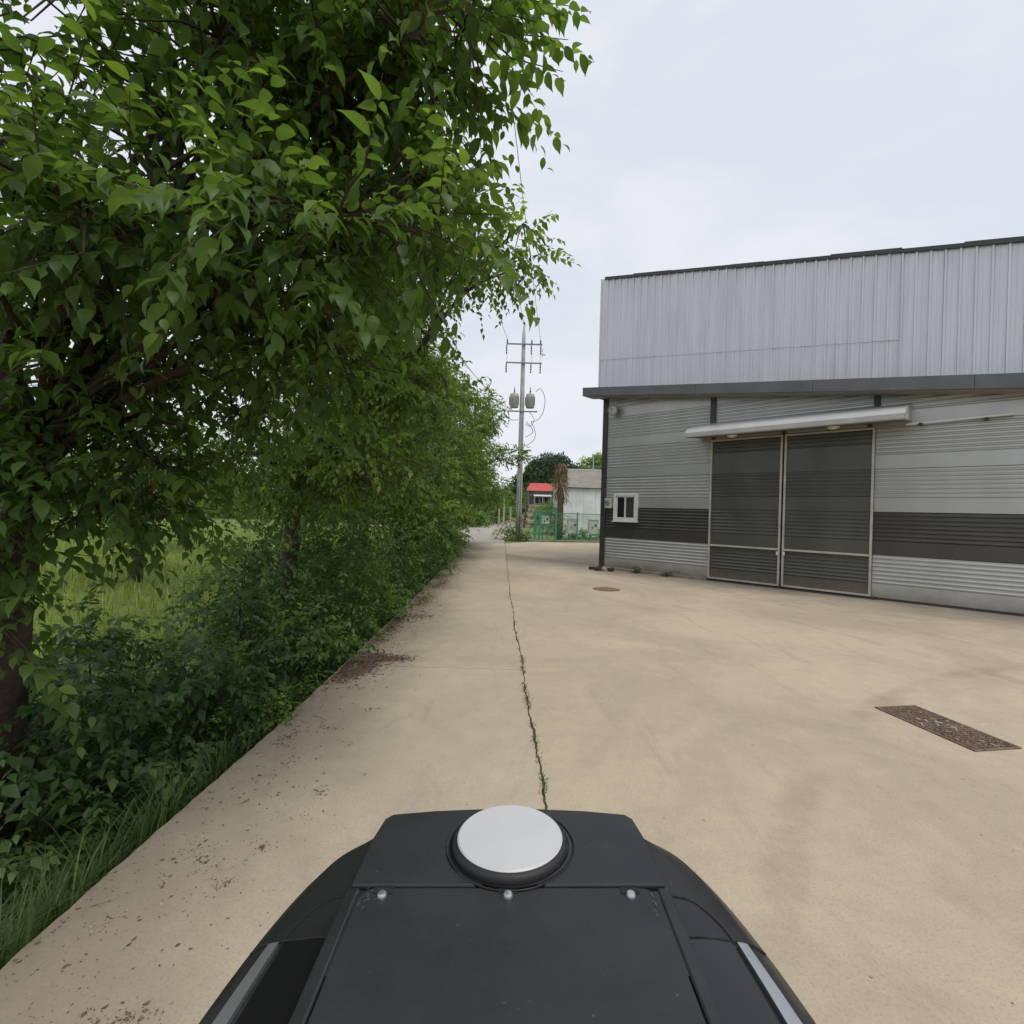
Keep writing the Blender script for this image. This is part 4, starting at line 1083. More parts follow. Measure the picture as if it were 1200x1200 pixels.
t1 = make_tree('cherry_tree', (-3.45, 3.5, -0.42),
    [(-3.45, 3.5, -0.95), (-3.44, 3.5, 0.3), (-3.40, 3.5, 1.1), (-3.32, 3.5, 1.75), (-3.22, 3.5, 2.2)], [0.16, 0.125, 0.115, 0.115, 0.10],
    B1, 0.122, 11, T_FINE, M['leaf_near'], M['bark'], twig_len=(.32, .62), droop=0.62, twig_tubes=0.6, pick_parts=300, keep=keep1, leaf_blobs=[b[:6] + (int(b[6] * 1.25),) for b in sprays(B1, 24, 3)],
    extra_limbs=[([(-3.25, 3.5, 2.0), (-2.75, 3.4, 2.55), (-2.25, 3.3, 3.05), (-1.75, 3.2, 3.5), (-1.1, 3.1, 4.1), (-.6, 2.95, 4.5)], [.075, .068, .060, .050, .035, .015]),
                 ([(-3.32, 3.5, 1.7), (-3.38, 3.45, 2.3), (-3.4, 3.4, 3.0), (-3.45, 3.3, 4.0)], [.09, .075, .06, .03])])
tag(t1, 'large near cherry tree with red-brown forked trunk, branches hanging over the road', 'tree', TG)
B2 = [(-2.9, 7.4, 5.6, 1.9, 1.8, 1.6, 560), (-1.5, 6.7, 5.3, 1.2, 1.2, .95, 430), (-.30, 6.0, 4.85, .62, .5, .36, 120), (-1.6, 6.9, 3.9, .85, .9, .8, 360), (-2.3, 6.9, 2.5, .9, .9, .9, 400), (-4.7, 7.6, 4.6, 1.2, 1.4, 1.4, 190), (-3.6, 7.0, 2.5, .9, .9, .6, 140)]
t2 = make_tree('cherry_tree', (-3.35, 7.7, -0.42),
    [(-3.35, 7.7, -.95), (-3.33, 7.7, .5), (-3.30, 7.7, 1.5), (-3.28, 7.7, 2.1)], [.15, .12, .11, .10], B2,
    0.112, 12, T_MID, M['leaf_mid'], M['barkgrey'], twig_len=(.32, .62), droop=.6, twig_tubes=.3, leaf_blobs=sprays(B2, 30, 5, (.4, .7)),
    extra_limbs=[([(-3.28, 7.7, 2.0), (-3.40, 7.65, 3.0), (-3.45, 7.6, 4.4)], [.075, .06, .03]), ([(-3.28, 7.7, 2.0), (-2.9, 7.6, 3.0), (-2.75, 7.5, 4.5)], [.07, .055, .03])])
tag(t2, 'second tree along the left road edge, twin dark stems and boughs over the road', 'tree', TG)
row = [(-3.45, 11.6, -.85, 6.5), (-3.5, 15.4, -.40, 6.9), (-3.6, 19.4, .05, 7.4), (-3.7, 23.6, .50, 8.1), (-3.9, 27.8, .75, 8.4)]
for i, (x, y, xr, top) in enumerate(row):
    bl = []
    rr_ = random.Random(40 + i)
    nl = 30
    for q in range(nl):
        f = (q + .5) / nl
        z = 1.5 + (top - 1.5) * f
        reach = (0.62 + 0.38 * math.sin(math.pi * min(1, .18 + f * .95))) * (1.0 if f < .75 else 1.25 - f)
        a = q * 2.4 + rr_.uniform(-.4, .4)
        rx_ = (xr - x - .55) * reach if math.cos(a) > 0 else 2.1 * reach
        if i >= 3 and z < 2.6: rx_ = min(rx_, 1.0)
        d_ = rr_.uniform(.45, 1.0) ** .7
        bl.append((x + math.cos(a) * rx_ * d_, y + math.sin(a) * 2.1 * reach * d_, z, rr_.uniform(.5, .85), rr_.uniform(.55, .9), rr_.uniform(.22, .40), int(rr_.uniform(62, 100))))
    t = make_tree('cherry_tree', (x, y, -0.4), [(x, y, -.95), (x + .05, y, .6), (x + .12, y, 1.6), (x + .2, y, 2.4)], [.15, .12, .11, .10], bl[3::5],
                  0.120 + 0.009 * i, 12, T_LOW if i > 0 else T_MID, M['leaf_mid'], M['barkgrey'], twig_len=(.35, .65), droop=.6, twig_tubes=.08 if i else .15, leaf_blobs=bl)
    tag(t, ORD[i + 2] + ' tree along the left road edge, counting away from the camera', 'tree', TG)
# trees standing behind in the field
for i, (x, y, s_) in enumerate([(-9.5, 13, .8), (-14, 22, 1.0), (-8.0, 19, .9), (-22, 28, 1.2), (-11, 36, 1.4), (-17, 17, .9)]):
    bl = [(x, y, 4.0 * s_, 2.3 * s_, 2.2 * s_, 1.6 * s_, 380), (x + 1.2 * s_, y - 1, 2.5 * s_, 1.4 * s_, 1.3 * s_, .9 * s_, 190), (x - 1.4 * s_, y, 2.6 * s_, 1.4 * s_, 1.3 * s_, .9 * s_, 190)]
    t = make_tree('field_tree', (x, y, -0.3), [(x, y, -.7), (x + .1, y, .9), (x, y, 1.8 * s_)], [.13, .11, .09], bl, 0.15 * s_, 11, T_LOW, M['leaf_mid'], M['barkgrey'], twig_len=(.5, .9), shell=.45, droop=.5, twig_tubes=.1)
    tag(t, ORD[i] + ' tree standing in the grass field behind the roadside trees', 'tree', 'trees in the field')

# ---- shrubs along the edge
def make_shrub(loc, r, hgt, n, leaf_len, nleaf, material, tmpl, label, group, spread=1.0, name='shrub', cat='shrub', wire=None):
    x, y, z = loc
    root = empty(name, loc)
    nst = 6
    st = MB()
    for i in range(nst):
        a = random.uniform(0, 6.28); e = Vector((math.cos(a) * r * random.uniform(.3, .8), math.sin(a) * r * random.uniform(.3, .8), hgt * random.uniform(.55, .95)))
        st.tube(bend((0.03 * math.cos(a), 0.03 * math.sin(a), -0.05), e, 5, .08, .1), [.013, .011, .009, .006, .003], 5)
    st.build('stems', wire or M['twig'], root)
    bl = []
    for i in range(15):
        a = i * 2.4 + random.uniform(-.4, .4); f = (i + .5) / 15; zz = hgt * (.16 + .76 * f); rd = r * math.sqrt(max(.05, 1 - (f * .95) ** 2)) * random.uniform(.35, .95)
        bl.append((math.cos(a) * rd, math.sin(a) * rd, zz, r * random.uniform(.28, .5), r * random.uniform(.28, .5), hgt * random.uniform(.06, .13) + .02, max(2, int(n * random.uniform(.05, .115)))))
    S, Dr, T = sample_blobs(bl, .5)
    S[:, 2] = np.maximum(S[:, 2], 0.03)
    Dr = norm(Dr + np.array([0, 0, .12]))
    pos, ax, nrm, size, tone_val = twig_leaves(S, Dr, rng.uniform(.18, .38, len(S)) * spread, nleaf, leaf_len, droop=.45, tone=T)
    V, F, rr = leaves_to_arrays(pos, ax, nrm, size, tone_val, tmpl)
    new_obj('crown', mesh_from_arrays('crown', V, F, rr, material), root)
    return tag(root, label, cat, group)
SG = 'bushes under the roadside trees'
sh = [  # x, y, r, h, n, leaf, material
    (-3.6, 2.75, .55, 1.1, 120, .125, 'leaf_shrub'), (-3.1, 3.7, .65, 1.25, 190, .115, 'leaf_shrub'), (-2.70, 4.7, .60, 1.15, 190, .105, 'leaf_shrub'), (-2.40, 5.6, .55, 1.4, 230, .09, 'leaf_shrub'),
    (-3.9, 5.4, .95, .95, 240, .095, 'leaf_shrub'), (-2.50, 6.8, .70, 1.9, 330, .085, 'leaf_shrub'), (-2.30, 8.2, .62, 1.6, 280, .080, 'leaf_bright'), (-2.7, 9.1, .9, 2.6, 420, .090, 'leaf_shrub'),
    (-2.35, 10.4, .70, 2.1, 330, .085, 'leaf_shrub'), (-2.5, 12.0, .85, 2.6, 380, .095, 'leaf_shrub'), (-2.40, 13.8, .80, 2.4, 360, .095, 'leaf_shrub'), (-2.5, 15.8, .9, 2.8, 380, .105, 'leaf_shrub'),
    (-2.55, 18.0, .9, 2.7, 360, .11, 'leaf_shrub'), (-2.8, 20.3, .95, 2.9, 360, .115, 'leaf_shrub'), (-3.15, 22.8, .95, 2.8, 340, .12, 'leaf_shrub'), (-3.45, 25.4, .95, 2.5, 340, .125, 'leaf_bright'), (-3.9, 28.2, .9, 2.2, 300, .13, 'leaf_bright'),
    (-3.15, 6.3, .70, 2.3, 300, .10, 'leaf_shrub'), (-2.65, 7.6, .65, 2.5, 300, .09, 'leaf_shrub'), (-3.75, 4.6, .6, 1.5, 170, .115, 'leaf_shrub'),
    (-2.95, 2.6, .42, .62, 90, .10, 'leaf_shrub'), (-2.5, 3.45, .36, .55, 90, .09, 'leaf_shrub'), (-2.35, 4.35, .34, .62, 110, .07, 'leaf_shrub'), (-2.2, 6.15, .36, .8, 130, .06, 'leaf_bright'),
    (-4.8, 9.2, 1.0, 1.3, 260, .11, 'leaf_shrub'), (-5.2, 3.9, .9, .7, 140, .10, 'leaf_shrub'), (-5.0, 11.5, 1.3, 2.2, 340, .12, 'leaf_shrub')]
sh.sort(key=lambda q: q[1])
for i, (x, y, r_, h_, n_s, ll, mm) in enumerate(sh):
    make_shrub((x, y, ground_z(x, y)), r_, h_, n_s, ll, 9, M[mm], T_MID if y < 11 else T_LOW, ('%s bush under the roadside trees, counting away from the camera' % ORD[i]), SG, spread=1.0 + .02 * y)
WG = 'small weeds at the road edge'
make_shrub((-2.08, 4.55, -.25), .22, .42, 60, .045, 8, M['leaf_bright'], T_MID, 'small bright green weed clump leaning over the left road edge before the slab joint', WG, .7, 'weed_clump', 'weed')
make_shrub((-1.92, 4.28, -.12), .13, .2, 26, .06, 7, M['leaf_bright'], T_MID, 'low yellow-green weed spilling onto the concrete edge', WG, .6, 'weed_clump', 'weed')
make_shrub((-2.05, 5.15, -.25), .16, .36, 40, .05, 8, M['leaf_bright'], T_MID, 'light green weed beside the brown leaf litter patch', WG, .6, 'weed_clump', 'weed')
make_shrub((-1.98, 7.1, -.15), .30, .42, 80, .05, 8, M['leaf_bright'], T_MID, 'fine-leaved bright weed clump past the slab joint', WG, .7, 'weed_clump', 'weed')
make_shrub((3.98, 16.05, 0), .15, .20, 34, .07, 6, M['leaf_shrub'], T_LOW, 'larger weed tuft growing at the warehouse base kerb', 'weeds at the warehouse base', .6, 'weed_clump', 'weed')
make_shrub((4.72, 15.38, 0), .12, .12, 24, .07, 6, M['leaf_shrub'], T_LOW, 'smaller weed tuft at the warehouse base nearer the door', 'weeds at the warehouse base', .6, 'weed_clump', 'weed')

# ================================================================== UTILITY POLE AND WIRES
PX, PY = 0.44, 32.9
up = empty('utility_pole', (PX, PY, 0)); tag(up, 'tall concrete utility pole with crossarms and two transformers beside the fence', 'utility pole')
m = MB(); m.tube([(0, 0, -.3), (0, 0, 4), (0, 0, 9), (0, 0, 13.0), (0, 0, 13.9)], [.20, .175, .145, .115, .05], 18); m.build('pole', M['pole'], up, smooth=True)
for z, hw in ((12.55, 1.15), (11.35, 1.15), (8.25, .95)):
    m = MB(); m.box((0.05, -.16, z), (2 * hw, .075, .075)); m.build('crossarm', M['steel'], up)
for z, xs in ((12.55, (-1.08, .5, 1.1)), (11.35, (-1.08, .5, 1.1))):
    for x in xs:
        m = MB(); m.lathe([(.015, 0), (.05, -.08), (.02, -.12), (.06, -.22), (.02, -.27), (.06, -.38), (.02, -.42), (.05, -.55), (.015, -.62)], (x, -.16, z - .04), 10); m.build('insulator', M['insul'], up, auto=40)
for x in (-1.05, .52, 1.08):
    m = MB(); m.lathe([(.05, 0), (.06, .06), (.03, .12), (.055, .18), (.02, .26)], (x, -.16, 12.59), 10); m.build('pin_insulator', M['insul'], up, auto=40)
m = MB(); m.box((1.2, -.16, 12.0), (.03, .03, .55)); m.box((1.3, -.16, 11.9), (.25, .04, .04)); m.build('switch_arm', M['insul'], up)
for x in (-.50, .52):
    tr_ = empty('transformer', (x, -.05, 8.5), up)
    m = MB(); m.lathe([(.25, 0), (.28, .04), (.28, .82), (.25, .88), (.10, .93)], (0, 0, 0), 20); m.build('tank', M['tank'], tr_, auto=40)
    for a in range(10):
        t = R(190 + a * 16); m = MB(); m.box((math.cos(t) * .30, math.sin(t) * .30, .42), (.08, .02, .55), t); m.build('cooling_fin', M['tank'], tr_)
    m = MB(); m.lathe([(.03, 0), (.06, .05), (.03, .1), (.06, .16), (.03, .22), (.02, .42)], (0, 0, .91), 10); m.build('bushing', M['insul'], tr_, auto=40)
def catenary(a, b, sag, n=14):
    a, b = Vector(a), Vector(b); return [a.lerp(b, i / (n - 1)) - Vector((0, 0, sag * 4 * (i / (n - 1)) * (1 - i / (n - 1)))) for i in range(n)]
def smooth_path(P, k=5):
    P = [Vector(p) for p in P]; Q = [P[0]] + P + [P[-1]]; out = []
    for i in range(1, len(Q) - 2):
        a, b, c_, d_ = Q[i - 1], Q[i], Q[i + 1], Q[i + 2]
        for j in range(k):
            t = j / k; out.append(.5 * ((2 * b) + (c_ - a) * t + (2 * a - 5 * b + 4 * c_ - d_) * t * t + (3 * b - a - 3 * c_ + d_) * t ** 3))
    return out + [P[-1]]
for pts in ([(.85, -.2, 9.5), (1.15, -.25, 9.7), (1.45, -.25, 9.1), (1.35, -.25, 8.2), (1.0, -.25, 7.7), (.6, -.22, 7.6)], [(.5, -.2, 8.2), (.8, -.25, 7.7), (.55, -.25, 7.3), (.25, -.22, 7.45)], [(.6, -.2, 7.6), (.9, -.25, 6.9), (.75, -.25, 6.35), (.2, -.2, 6.0)], [(-.9, -.2, 8.2), (-.7, -.25, 7.7), (-.2, -.22, 7.7)], [(.3, -.2, 7.6), (.75, -.2, 7.0), (.3, -.2, 6.6)]):
    m = MB(); m.tube(smooth_path(pts), .018, 5); m.build('cable_loop', M['cable'], up)
for x, z0, z1 in ((-.02, .2, 6.2), (.12, .3, 8.0)):
    m = MB(); m.tube([(x, -.22, z0), (x * .9, -.19, (z0 + z1) / 2), (x * .8, -.17, z1)], .035, 6); m.build('conduit', M['pole'], up)
for x in (-1.05, .52, 1.08):
    m = MB(); m.tube(catenary((x, -.2, 11.9), (x, -.2, 10.7), -.12, 5), .012, 4); m.build('jumper_wire', M['cable'], up)
wl = [('upper left wire running from the pole over the road trees', (-1.05, 12.85), (-4.9, -14, 13.4)), ('top wire running from the pole tip over the camera', (0.0, 13.85), (-3.9, -14, 14.4)), ('upper right wire running from the crossarm end over the road', (1.08, 12.85), (-2.8, -14, 13.4)),
      ('lower wire from the pole passing behind the tree crowns, left one', (-.9, 8.3), (-6.6, -14, 8.6)), ('lower wire from the pole passing behind the tree crowns, right one', (-.75, 8.0), (-6.0, -14, 8.4))]
for lb, (x, z), e in wl:
    m = MB(); m.tube(catenary((PX + x, PY - .16, z), e, .9, 24), .012 if z > 9 else .008, 4); tag(m.build('power_line', M['cable']), lb, 'wire', 'overhead wires')

# ================================================================== FENCE, CABINETS AND BACKGROUND
fn = empty('mesh_fence', (1.45, 31.75, 0)); tag(fn, 'green wire mesh fence on a low kerb behind the yard', 'fence')
fn.rotation_euler = (0, 0, math.atan2(2.6, 12))
def mesh_panel(m, x0, x1, z0, z1, y=0.0, step=.06):
    x = x0
    while x <= x1: m.box((x, y, (z0 + z1) / 2), (.007, .007, z1 - z0)); x += step
    z = z0
    while z <= z1: m.box(((x0 + x1) / 2, y + .008, z), (x1 - x0, .007, .007)); z += .17
xs_ = [0, .30, 1.35, 2.75, 4.4, 6.4, 8.4, 10.4]
for i, x in enumerate(xs_):
    m = MB(); m.box((x, 0, .93), (.11 if i < 3 else .07, .07, 1.86)); m.box((x, 0, 1.87), (.12 if i < 3 else .08, .08, .03)); m.build('post', M['greenfence'], fn)
for a, b in zip(xs_, xs_[1:]):
    m = MB(); mesh_panel(m, a + .05, b - .05, .12, 1.80); m.build('wire_panel', M['greenfence'], fn)
    m = MB(); m.box(((a + b) / 2, 0, 1.80), (b - a - .08, .045, .045)); m.box(((a + b) / 2, 0, .14), (b - a - .08, .04, .04)); m.build('rail', M['greenfence'], fn)
m = MB(); m.box((.82, -.02, 1.93), (1.2, .06, .05)); m.box((.82, -.02, 1.02), (1.0, .04, .05)); m.build('gate_bar', M['greenfence'], fn)
for z in (.5, .85, 1.2):
    m = MB(); m.box((.10, -.05, z), (.5, .03, .10)); m.build('gate_hinge', M['greenfence'], fn)
kb = MB(); kb.box((5.2, 0.0, .03), (11.2, .30, .20)); o = kb.build('fence_kerb', M['kerb'], None, bevel=.02); o.location = fn.location; o.rotation_euler = fn.rotation_euler; tag(o, kind='structure')
mtx = Matrix.Translation(fn.location) @ Matrix.Rotation(fn.rotation_euler.z, 4, 'Z')
def cabinet(lx, z, w, h, label, dy=.35):
    p = mtx @ Vector((lx, dy, 0))
    c_ = empty('electric_cabinet', p); c_.rotation_euler = fn.rotation_euler
    tag(c_, label, 'cabinet', 'electric cabinets at the fence')
    m = MB(); m.box((0, 0, z), (w, .25, h)); m.build('body', M['white'], c_, bevel=.01)
    m = MB(); m.box((0, -.135, z), (w - .06, .02, h - .06)); m.build('door', M['white'], c_)
    m = MB(); m.box((-w * .18, -.155, z - .05), (.05, .03, .14)); m.build('handle', M['insul'], c_)
    m = MB(); m.box((w * .2, -.155, z + h * .12), (.11, .02, .13)); m.build('meter_window', M['insul'], c_)
    for s_ in (-1, 1):
        m = MB(); m.box((s_ * w * .35, 0, (z - h / 2) / 2 - .05), (.05, .05, z - h / 2 + .1)); m.build('leg', M['steel'], c_)
    m = MB(); m.box((0, 0, z + h / 2 + .015), (w + .06, .32, .03)); m.build('top', M['white'], c_)
cabinet(.72, 1.35, .46, .52, 'smallest white meter cabinet, seen through the fence gate', .25)
cabinet(2.55, .98, .70, .90, 'white electric cabinet behind the fence, between gate and warehouse')
cabinet(3.95, .98, .62, .90, 'white electric cabinet behind the fence, half hidden by the warehouse corner')

GX = 'background bushes'
make_shrub((-.15, 33.5, -.07), .85, .95, 190, .12, 8, M['leaf_bright'], T_LOW, 'grassy green bush at the foot of the utility pole, road side', GX)
make_shrub((.95, 33.0, -.07), .40, .55, 70, .12, 8, M['leaf_shrub'], T_LOW, 'dark low bush between the utility pole and the green fence', GX)
make_shrub((0.45, 32.6, -.05), .40, 2.1, 80, .10, 8, M['drygrass'], T_LOW, 'dry brown creeper climbing the base of the utility pole', GX, wire=M['deadwood'])
make_shrub((3.15, 34.4, -.07), .75, 1.9, 170, .12, 8, M['drygrass'], T_LOW, 'dried brown creeper over the fence below the dead tree', GX, wire=M['deadwood'])
make_shrub((4.6, 34.6, -.07), 1.0, .8, 150, .14, 8, M['leaf_bright'], T_LOW, 'green weeds behind the fence below the cabinets', GX)
make_shrub((6.6, 35.4, -.07), 1.1, .9, 150, .14, 8, M['leaf_bright'], T_LOW, 'green weeds behind the fence near the warehouse edge', GX)
make_shrub((3.3, 46, -.07), 1.5, 3.0, 260, .20, 8, M['leaf_bright'], T_LOW, 'round green bush left of the white shed', GX, 1.6)
# dead vine-covered trunk
dt = empty('dead_tree', (3.35, 35.6, -.07)); tag(dt, 'dead brown vine-covered trunk with drooping withered crown before the white shed', 'tree')
m = MB(); m.tube([(0, 0, 0), (.04, 0, 1.6), (-.03, 0, 3.2), (.02, 0, 4.4), (.03, 0, 5.1)], [.22, .19, .20, .17, .08], 10)
for i in range(9):
    a = i * .7; m.tube([(math.cos(a) * .2, math.sin(a) * .2, 0), (math.cos(a + .8) * .2, math.sin(a + .8) * .2, 2), (math.cos(a + 1.6) * .17, math.sin(a + 1.6) * .17, 4.3)], .035, 5)
m.build('trunk', M['deadwood'], dt, smooth=True)
nb = 620; a = rng.uniform(0, 6.28, nb); z = 5.4 - 2.6 * rng.uniform(0, 1, nb) ** 1.7; rad = .10 + .42 * np.sqrt(np.clip((5.6 - z) / 1.6, 0, 1)) * rng.uniform(.3, 1, nb)
P = np.stack([np.cos(a) * rad, np.sin(a) * rad, z], 1)
ax = np.stack([np.cos(a) * .35, np.sin(a) * .35, np.full(nb, -1.0)], 1) + rng.normal(0, .2, (nb, 3)); nr = np.stack([np.cos(a), np.sin(a), np.full(nb, .2)], 1)
V, F, rr = leaves_to_arrays(P, ax, nr, rng.uniform(.3, .75, nb), rng.uniform(0, 1, nb), (np.array([(0, 0, 0), (.5, -.05, .05), (.5, .05, .05), (1, 0, 0)]), np.array([(0, 2, 1), (1, 2, 3)])))
new_obj('crown', mesh_from_arrays('crown', V, F, rr, M['drygrass']), dt)

# white shed with grey roof
sd = empty('white_shed', (3.9, 42, 0)); tag(sd, 'long shed with white sheet walls and drab grey roof behind the fence', 'shed')
m = MB(); m.hexa([(0, 0, -.2), (16, 2.5, -.2), (16, 9, -.2), (0, 7, -.2), (0, 0, 3.96), (16, 2.5, 3.96), (16, 9, 3.96), (0, 7, 3.96)]); m.build('wall_core', M['shedwall'], sd)
for i in range(16):
    m = MB(); t0, t1 = i / 16, (i + .985) / 16
    m.hexa([(16 * t0, 2.5 * t0 - .06, -.1), (16 * t1, 2.5 * t1 - .06, -.1), (16 * t1, 2.5 * t1 - .003, -.1), (16 * t0, 2.5 * t0 - .003, -.1), (16 * t0, 2.5 * t0 - .06, 3.92), (16 * t1, 2.5 * t1 - .06, 3.92), (16 * t1, 2.5 * t1 - .003, 3.92), (16 * t0, 2.5 * t0 - .003, 3.92)])
    m.build('wall_sheet', M['shedwall'], sd)
m = MB(); m.hexa([(-.1, 2.6, 3.9), (16.2, 5.1, 3.9), (16.2, 9.2, 3.9), (-.1, 7.2, 3.9), (.9, 4.2, 5.75), (16.2, 6.2, 5.75), (16.2, 6.4, 5.8), (.9, 4.4, 5.8)])
m.v[0] = (.6, -.2, 3.97); m.v[1] = (16.2, 2.3, 3.97)
m.build('roof', M['shedroof'], sd)
m = MB(); m.tube([(.9, 4.25, 5.80), (16.2, 6.25, 5.80)], .06, 6); m.build('ridge', M['dirtywhite'], sd)

# terraces below the red-roofed house
for i, (x0, x1, y, z0, z1) in enumerate([(1.6, 6.5, 62, -.1, .9), (1.9, 7.0, 70, .6, 1.6), (2.2, 7.6, 79, 1.3, 2.5), (2.6, 9.5, 88, 2.0, 3.2)]):
    tw = empty('terrace_wall', ((x0 + x1) / 2, y, z0)); tag(tw, ORD[i] + ' low stone terrace wall up to the red-roofed house, counting from below', 'wall', 'terrace walls')
    hw = (x1 - x0) / 2; k = 0; x = -hw
    while x < hw:
        w = random.uniform(.5, .95)
        for zz in (0, 1):
            hh = (z1 - z0) / 2
            m = MB(); m.box((x + w / 2 + .2 * zz, random.uniform(-.06, .06), hh * (zz + .5)), (w - .05, .5, hh - .04), random.uniform(-.05, .05)); m.build('stone', M['stone'], tw, bevel=.05)
        x += w
    m = MB(); m.box((0, 1.0, (z1 - z0) * .45), (hw * 2 + .4, 1.6, (z1 - z0) * .85)); m.build('earth_fill', M['soil'], tw)
# red-roofed house
HX, HY, HZ = 5.7, 100, 3.1
hs = empty('farmhouse', (HX, HY, HZ)); tag(hs, 'small farmhouse with red sheet roof and white awning on the slope', 'house')
m = MB(); m.box((0, 1.5, 1.35), (5.2, 4, 3.1)); m.build('wall', M['housewall'], hs)
m = MB(); m.hexa([(-3.0, -1.1, 2.95), (3.2, -1.1, 2.95), (3.2, 4.2, 2.95), (-3.0, 4.2, 2.95), (-2.2, 1.3, 4.55), (1.4, 1.3, 4.55), (1.4, 1.7, 4.55), (-2.2, 1.7, 4.55)]); m.build('roof', M['redroof'], hs)
m = MB(); m.box((.1, -1.15, 2.86), (6.3, .12, .16)); m.build('eaves_board', M['trim'], hs)
m = MB(); m.hexa([(-1.6, -2.0, 1.85), (1.8, -2.0, 1.85), (1.8, -.52, 2.2), (-1.6, -.52, 2.2), (-1.6, -2.0, 1.95), (1.8, -2.0, 1.95), (1.8, -.52, 2.3), (-1.6, -.52, 2.3)]); m.build('awning', M['white'], hs)
for x in (-1.5, .1, 1.7):
    m = MB(); m.box((x, -1.9, .8), (.12, .12, 2.2)); m.build('awning_post', M['postwood'], hs)
for x in (-.9, .0, .9):
    w_ = empty('window', (0, 0, 0), hs)
    m = MB(); m.box((x, -.52, 1.1), (.8, .06, 1.2)); m.build('window_frame', M['dirtywhite'], w_)
    m = MB(); m.box((x, -.56, 1.1), (.68, .03, 1.08)); m.build('pane', glass, w_)
m = MB(); m.box((-2.0, -.53, .9), (.85, .08, 2.0)); m.build('door', M['darkpanel'], hs)

# hills with woods
def hill(name, cx, cy, rx, ry, top, z0=2.0):
    m = MB(); nr, na_ = 10, 32
    for i in range(nr + 1):
        t = i / nr
        for k in range(na_):
            a = 2 * math.pi * k / na_; m.v.append((cx + rx * t * math.cos(a), cy + ry * t * math.sin(a), z0 + (top - z0) * (0.5 + .5 * math.cos(math.pi * t))))
    for i in range(nr):
        for k in range(na_):
            a = i * na_ + k; b = i * na_ + (k + 1) % na_
            m.f.append((a, a + na_, b + na_, b))
    return tag(m.build(name, gm, smooth=True), kind='structure')
def woods(name, cx, cy, rx, ry, top, z0, n, crown, label, material):
    P, A, Nn, Sz, Tn = [], [], [], [], []
    for i in range(n):
        a = random.uniform(0, 6.28); t = math.sqrt(random.random()) * .95
        x, y = cx + rx * t * math.cos(a), cy + ry * t * math.sin(a)
        if y > cy + ry * .3: continue
        z = z0 + (top - z0) * (.5 + .5 * math.cos(math.pi * t))
        r_ = crown * random.uniform(.7, 1.25); k = 170
        d = norm(rng.normal(0, 1, (k, 3))); q = d * np.array([r_, r_, r_ * 1.15]) * rng.uniform(.75, 1.08, (k, 1)) + np.array([x, y, z + r_ * .9])
        P.append(q); A.append(norm(rng.normal(0, 1, (k, 3)) + np.array([0, 0, -.4]))); Nn.append(d + rng.normal(0, .4, (k, 3))); Sz.append(rng.uniform(.5, 1.0, k) * r_ * .42)
        tone = random.random(); Tn.append(np.clip(tone * .55 + .35 * d[:, 2] + rng.uniform(0, .3, k), 0, 1))  # upper crown leaves paler, skylight painted into their colour
    V, F, rr = leaves_to_arrays(np.vstack(P), np.vstack(A), np.vstack(Nn), np.concatenate(Sz), np.concatenate(Tn), T_LOW)
    return tag(new_obj(name, mesh_from_arrays(name, V, F, rr, material)), label, 'woods', kind='stuff')
hill('hill', 15.5, 205, 24, 60, 20.5, 3.0)
woods('woods', 15.5, 205, 24, 60, 20.5, 3.0, 260, 2.7, 'dark wooded hill rising behind the red-roofed house', M['leaf_wood'])
hill('hill', 44, 240, 38, 50, 25, 3.0)
woods('woods', 44, 240, 38, 50, 25, 3.0, 170, 3.2, 'low green wooded ridge right of the dark hill', M['leaf_mid'])
hill('hill', -70, 300, 90, 60, 14, 3.0)
woods('woods', -70, 300, 90, 60, 14, 3.0, 190, 3.6, 'far wooded ridge behind the roadside trees', M['leaf_wood'])
woods('treeline', -75, 75, 70, 16, 1.0, 0.0, 170, 2.6, 'distant tree line across the grass field', M['leaf_mid'])
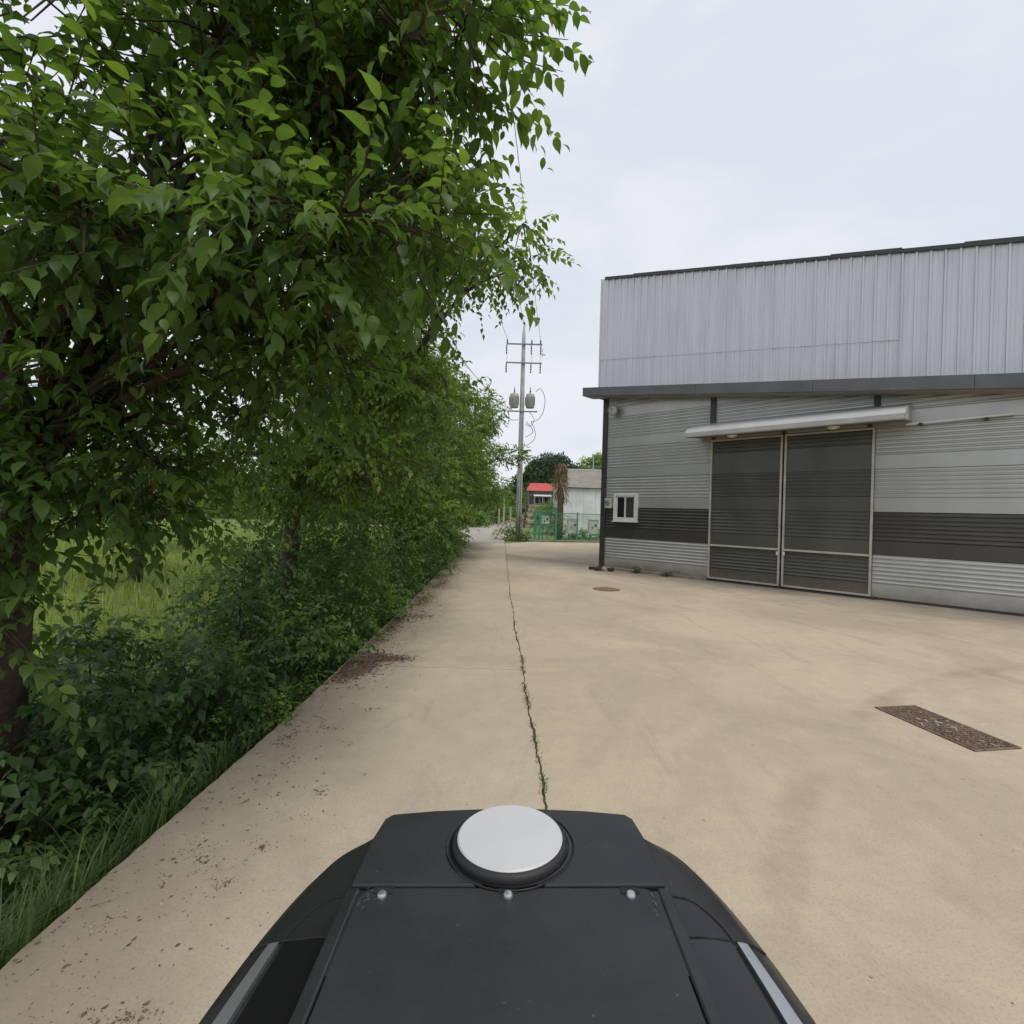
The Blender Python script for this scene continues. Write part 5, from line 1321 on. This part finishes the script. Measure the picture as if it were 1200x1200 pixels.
# shrubs and small trees in front of the house and along the far road
BG = 'bushes along the far road'
fb = [(-5.2, 60, 1.7, 3.4, 'leaf_bright', 'bright green bush above the bare field, leftmost by the trees'), (-3.6, 66, 1.8, 3.6, 'leaf_shrub', 'dark green bush next to the bright one above the bare field'), (-2.0, 74, 1.7, 3.0, 'leaf_shrub', 'bush on the far road side just left of the utility pole'),
      (-3.5, 57, .9, 1.6, 'leaf_bright', 'small round bush at the corner of the bare field'), (-1.2, 84, 1.6, 3.0, 'leaf_bright', 'farthest bush on the left side of the far road'), (-0.4, 100, 2.4, 5.5, 'leaf_bright', 'tall light green bush behind the utility pole'),
      (3.2, 108, 2.4, 6.0, 'leaf_bright', 'green bush just left of the red roof'), (9.4, 104, 2.0, 4.0, 'leaf_shrub', 'dark bush just right of the red roof'), (7.2, 80, 1.5, 2.6, 'leaf_shrub', 'bush on the terrace right below the farmhouse'), (-9, 70, 3, 6, 'leaf_shrub', 'large bush mass at the far end of the roadside trees')]
for x, y, r_, h_, mm, lb in fb:
    make_shrub((x, y, ground_z(x, y)), r_, h_, 230, .09 * r_ + .12, 8, M[mm], T_LOW, lb, BG, 2.2 * r_ / 1.6)
pg = [(-1.0, 62, 3.4, 'pale thick post standing by the far road'), (-1.6, 63, 2.2, 'short pale post left of the thick one by the far road'), (-.2, 64, 2.4, 'short pale post just left of the utility pole')]
for x, y, h_, lb in pg:
    m = MB(); m.tube([(0, 0, -.1), (.02, 0, h_ * .5), (0, 0, h_)], [.12, .115, .10], 8); o = m.build('post', M['postwood']); o.location = (x, y, 0); tag(o, lb, 'post', 'posts by the far road')
# bare brown field left of the far road
m = MB(); m.v = [(-16, 48, -.03), (-9.2, 57, -.03), (-5.2, 56.2, -.03), (-3.2, 69, -.03), (-14, 75, -.03)]; m.f = [(0, 1, 2, 3, 4)]
tag(m.build('field', mat('bare_earth', (0.30, 0.21, 0.13), .95, var=.35, vscale=.8)), kind='structure')
# far pole on the ridge
fp = empty('utility_pole', (31.2, 200, 6)); tag(fp, 'distant utility pole on the ridge beyond the shed roof', 'utility pole')
m = MB(); m.tube([(0, 0, -1), (0, 0, 19)], [.35, .2], 8); m.build('pole', M['pole'], fp)
for z in (13.5, 14.6):
    m = MB(); m.box((0, 0, z), (9 if z > 14 else 5, .2, .22)); m.build('crossarm', M['steel'], fp)
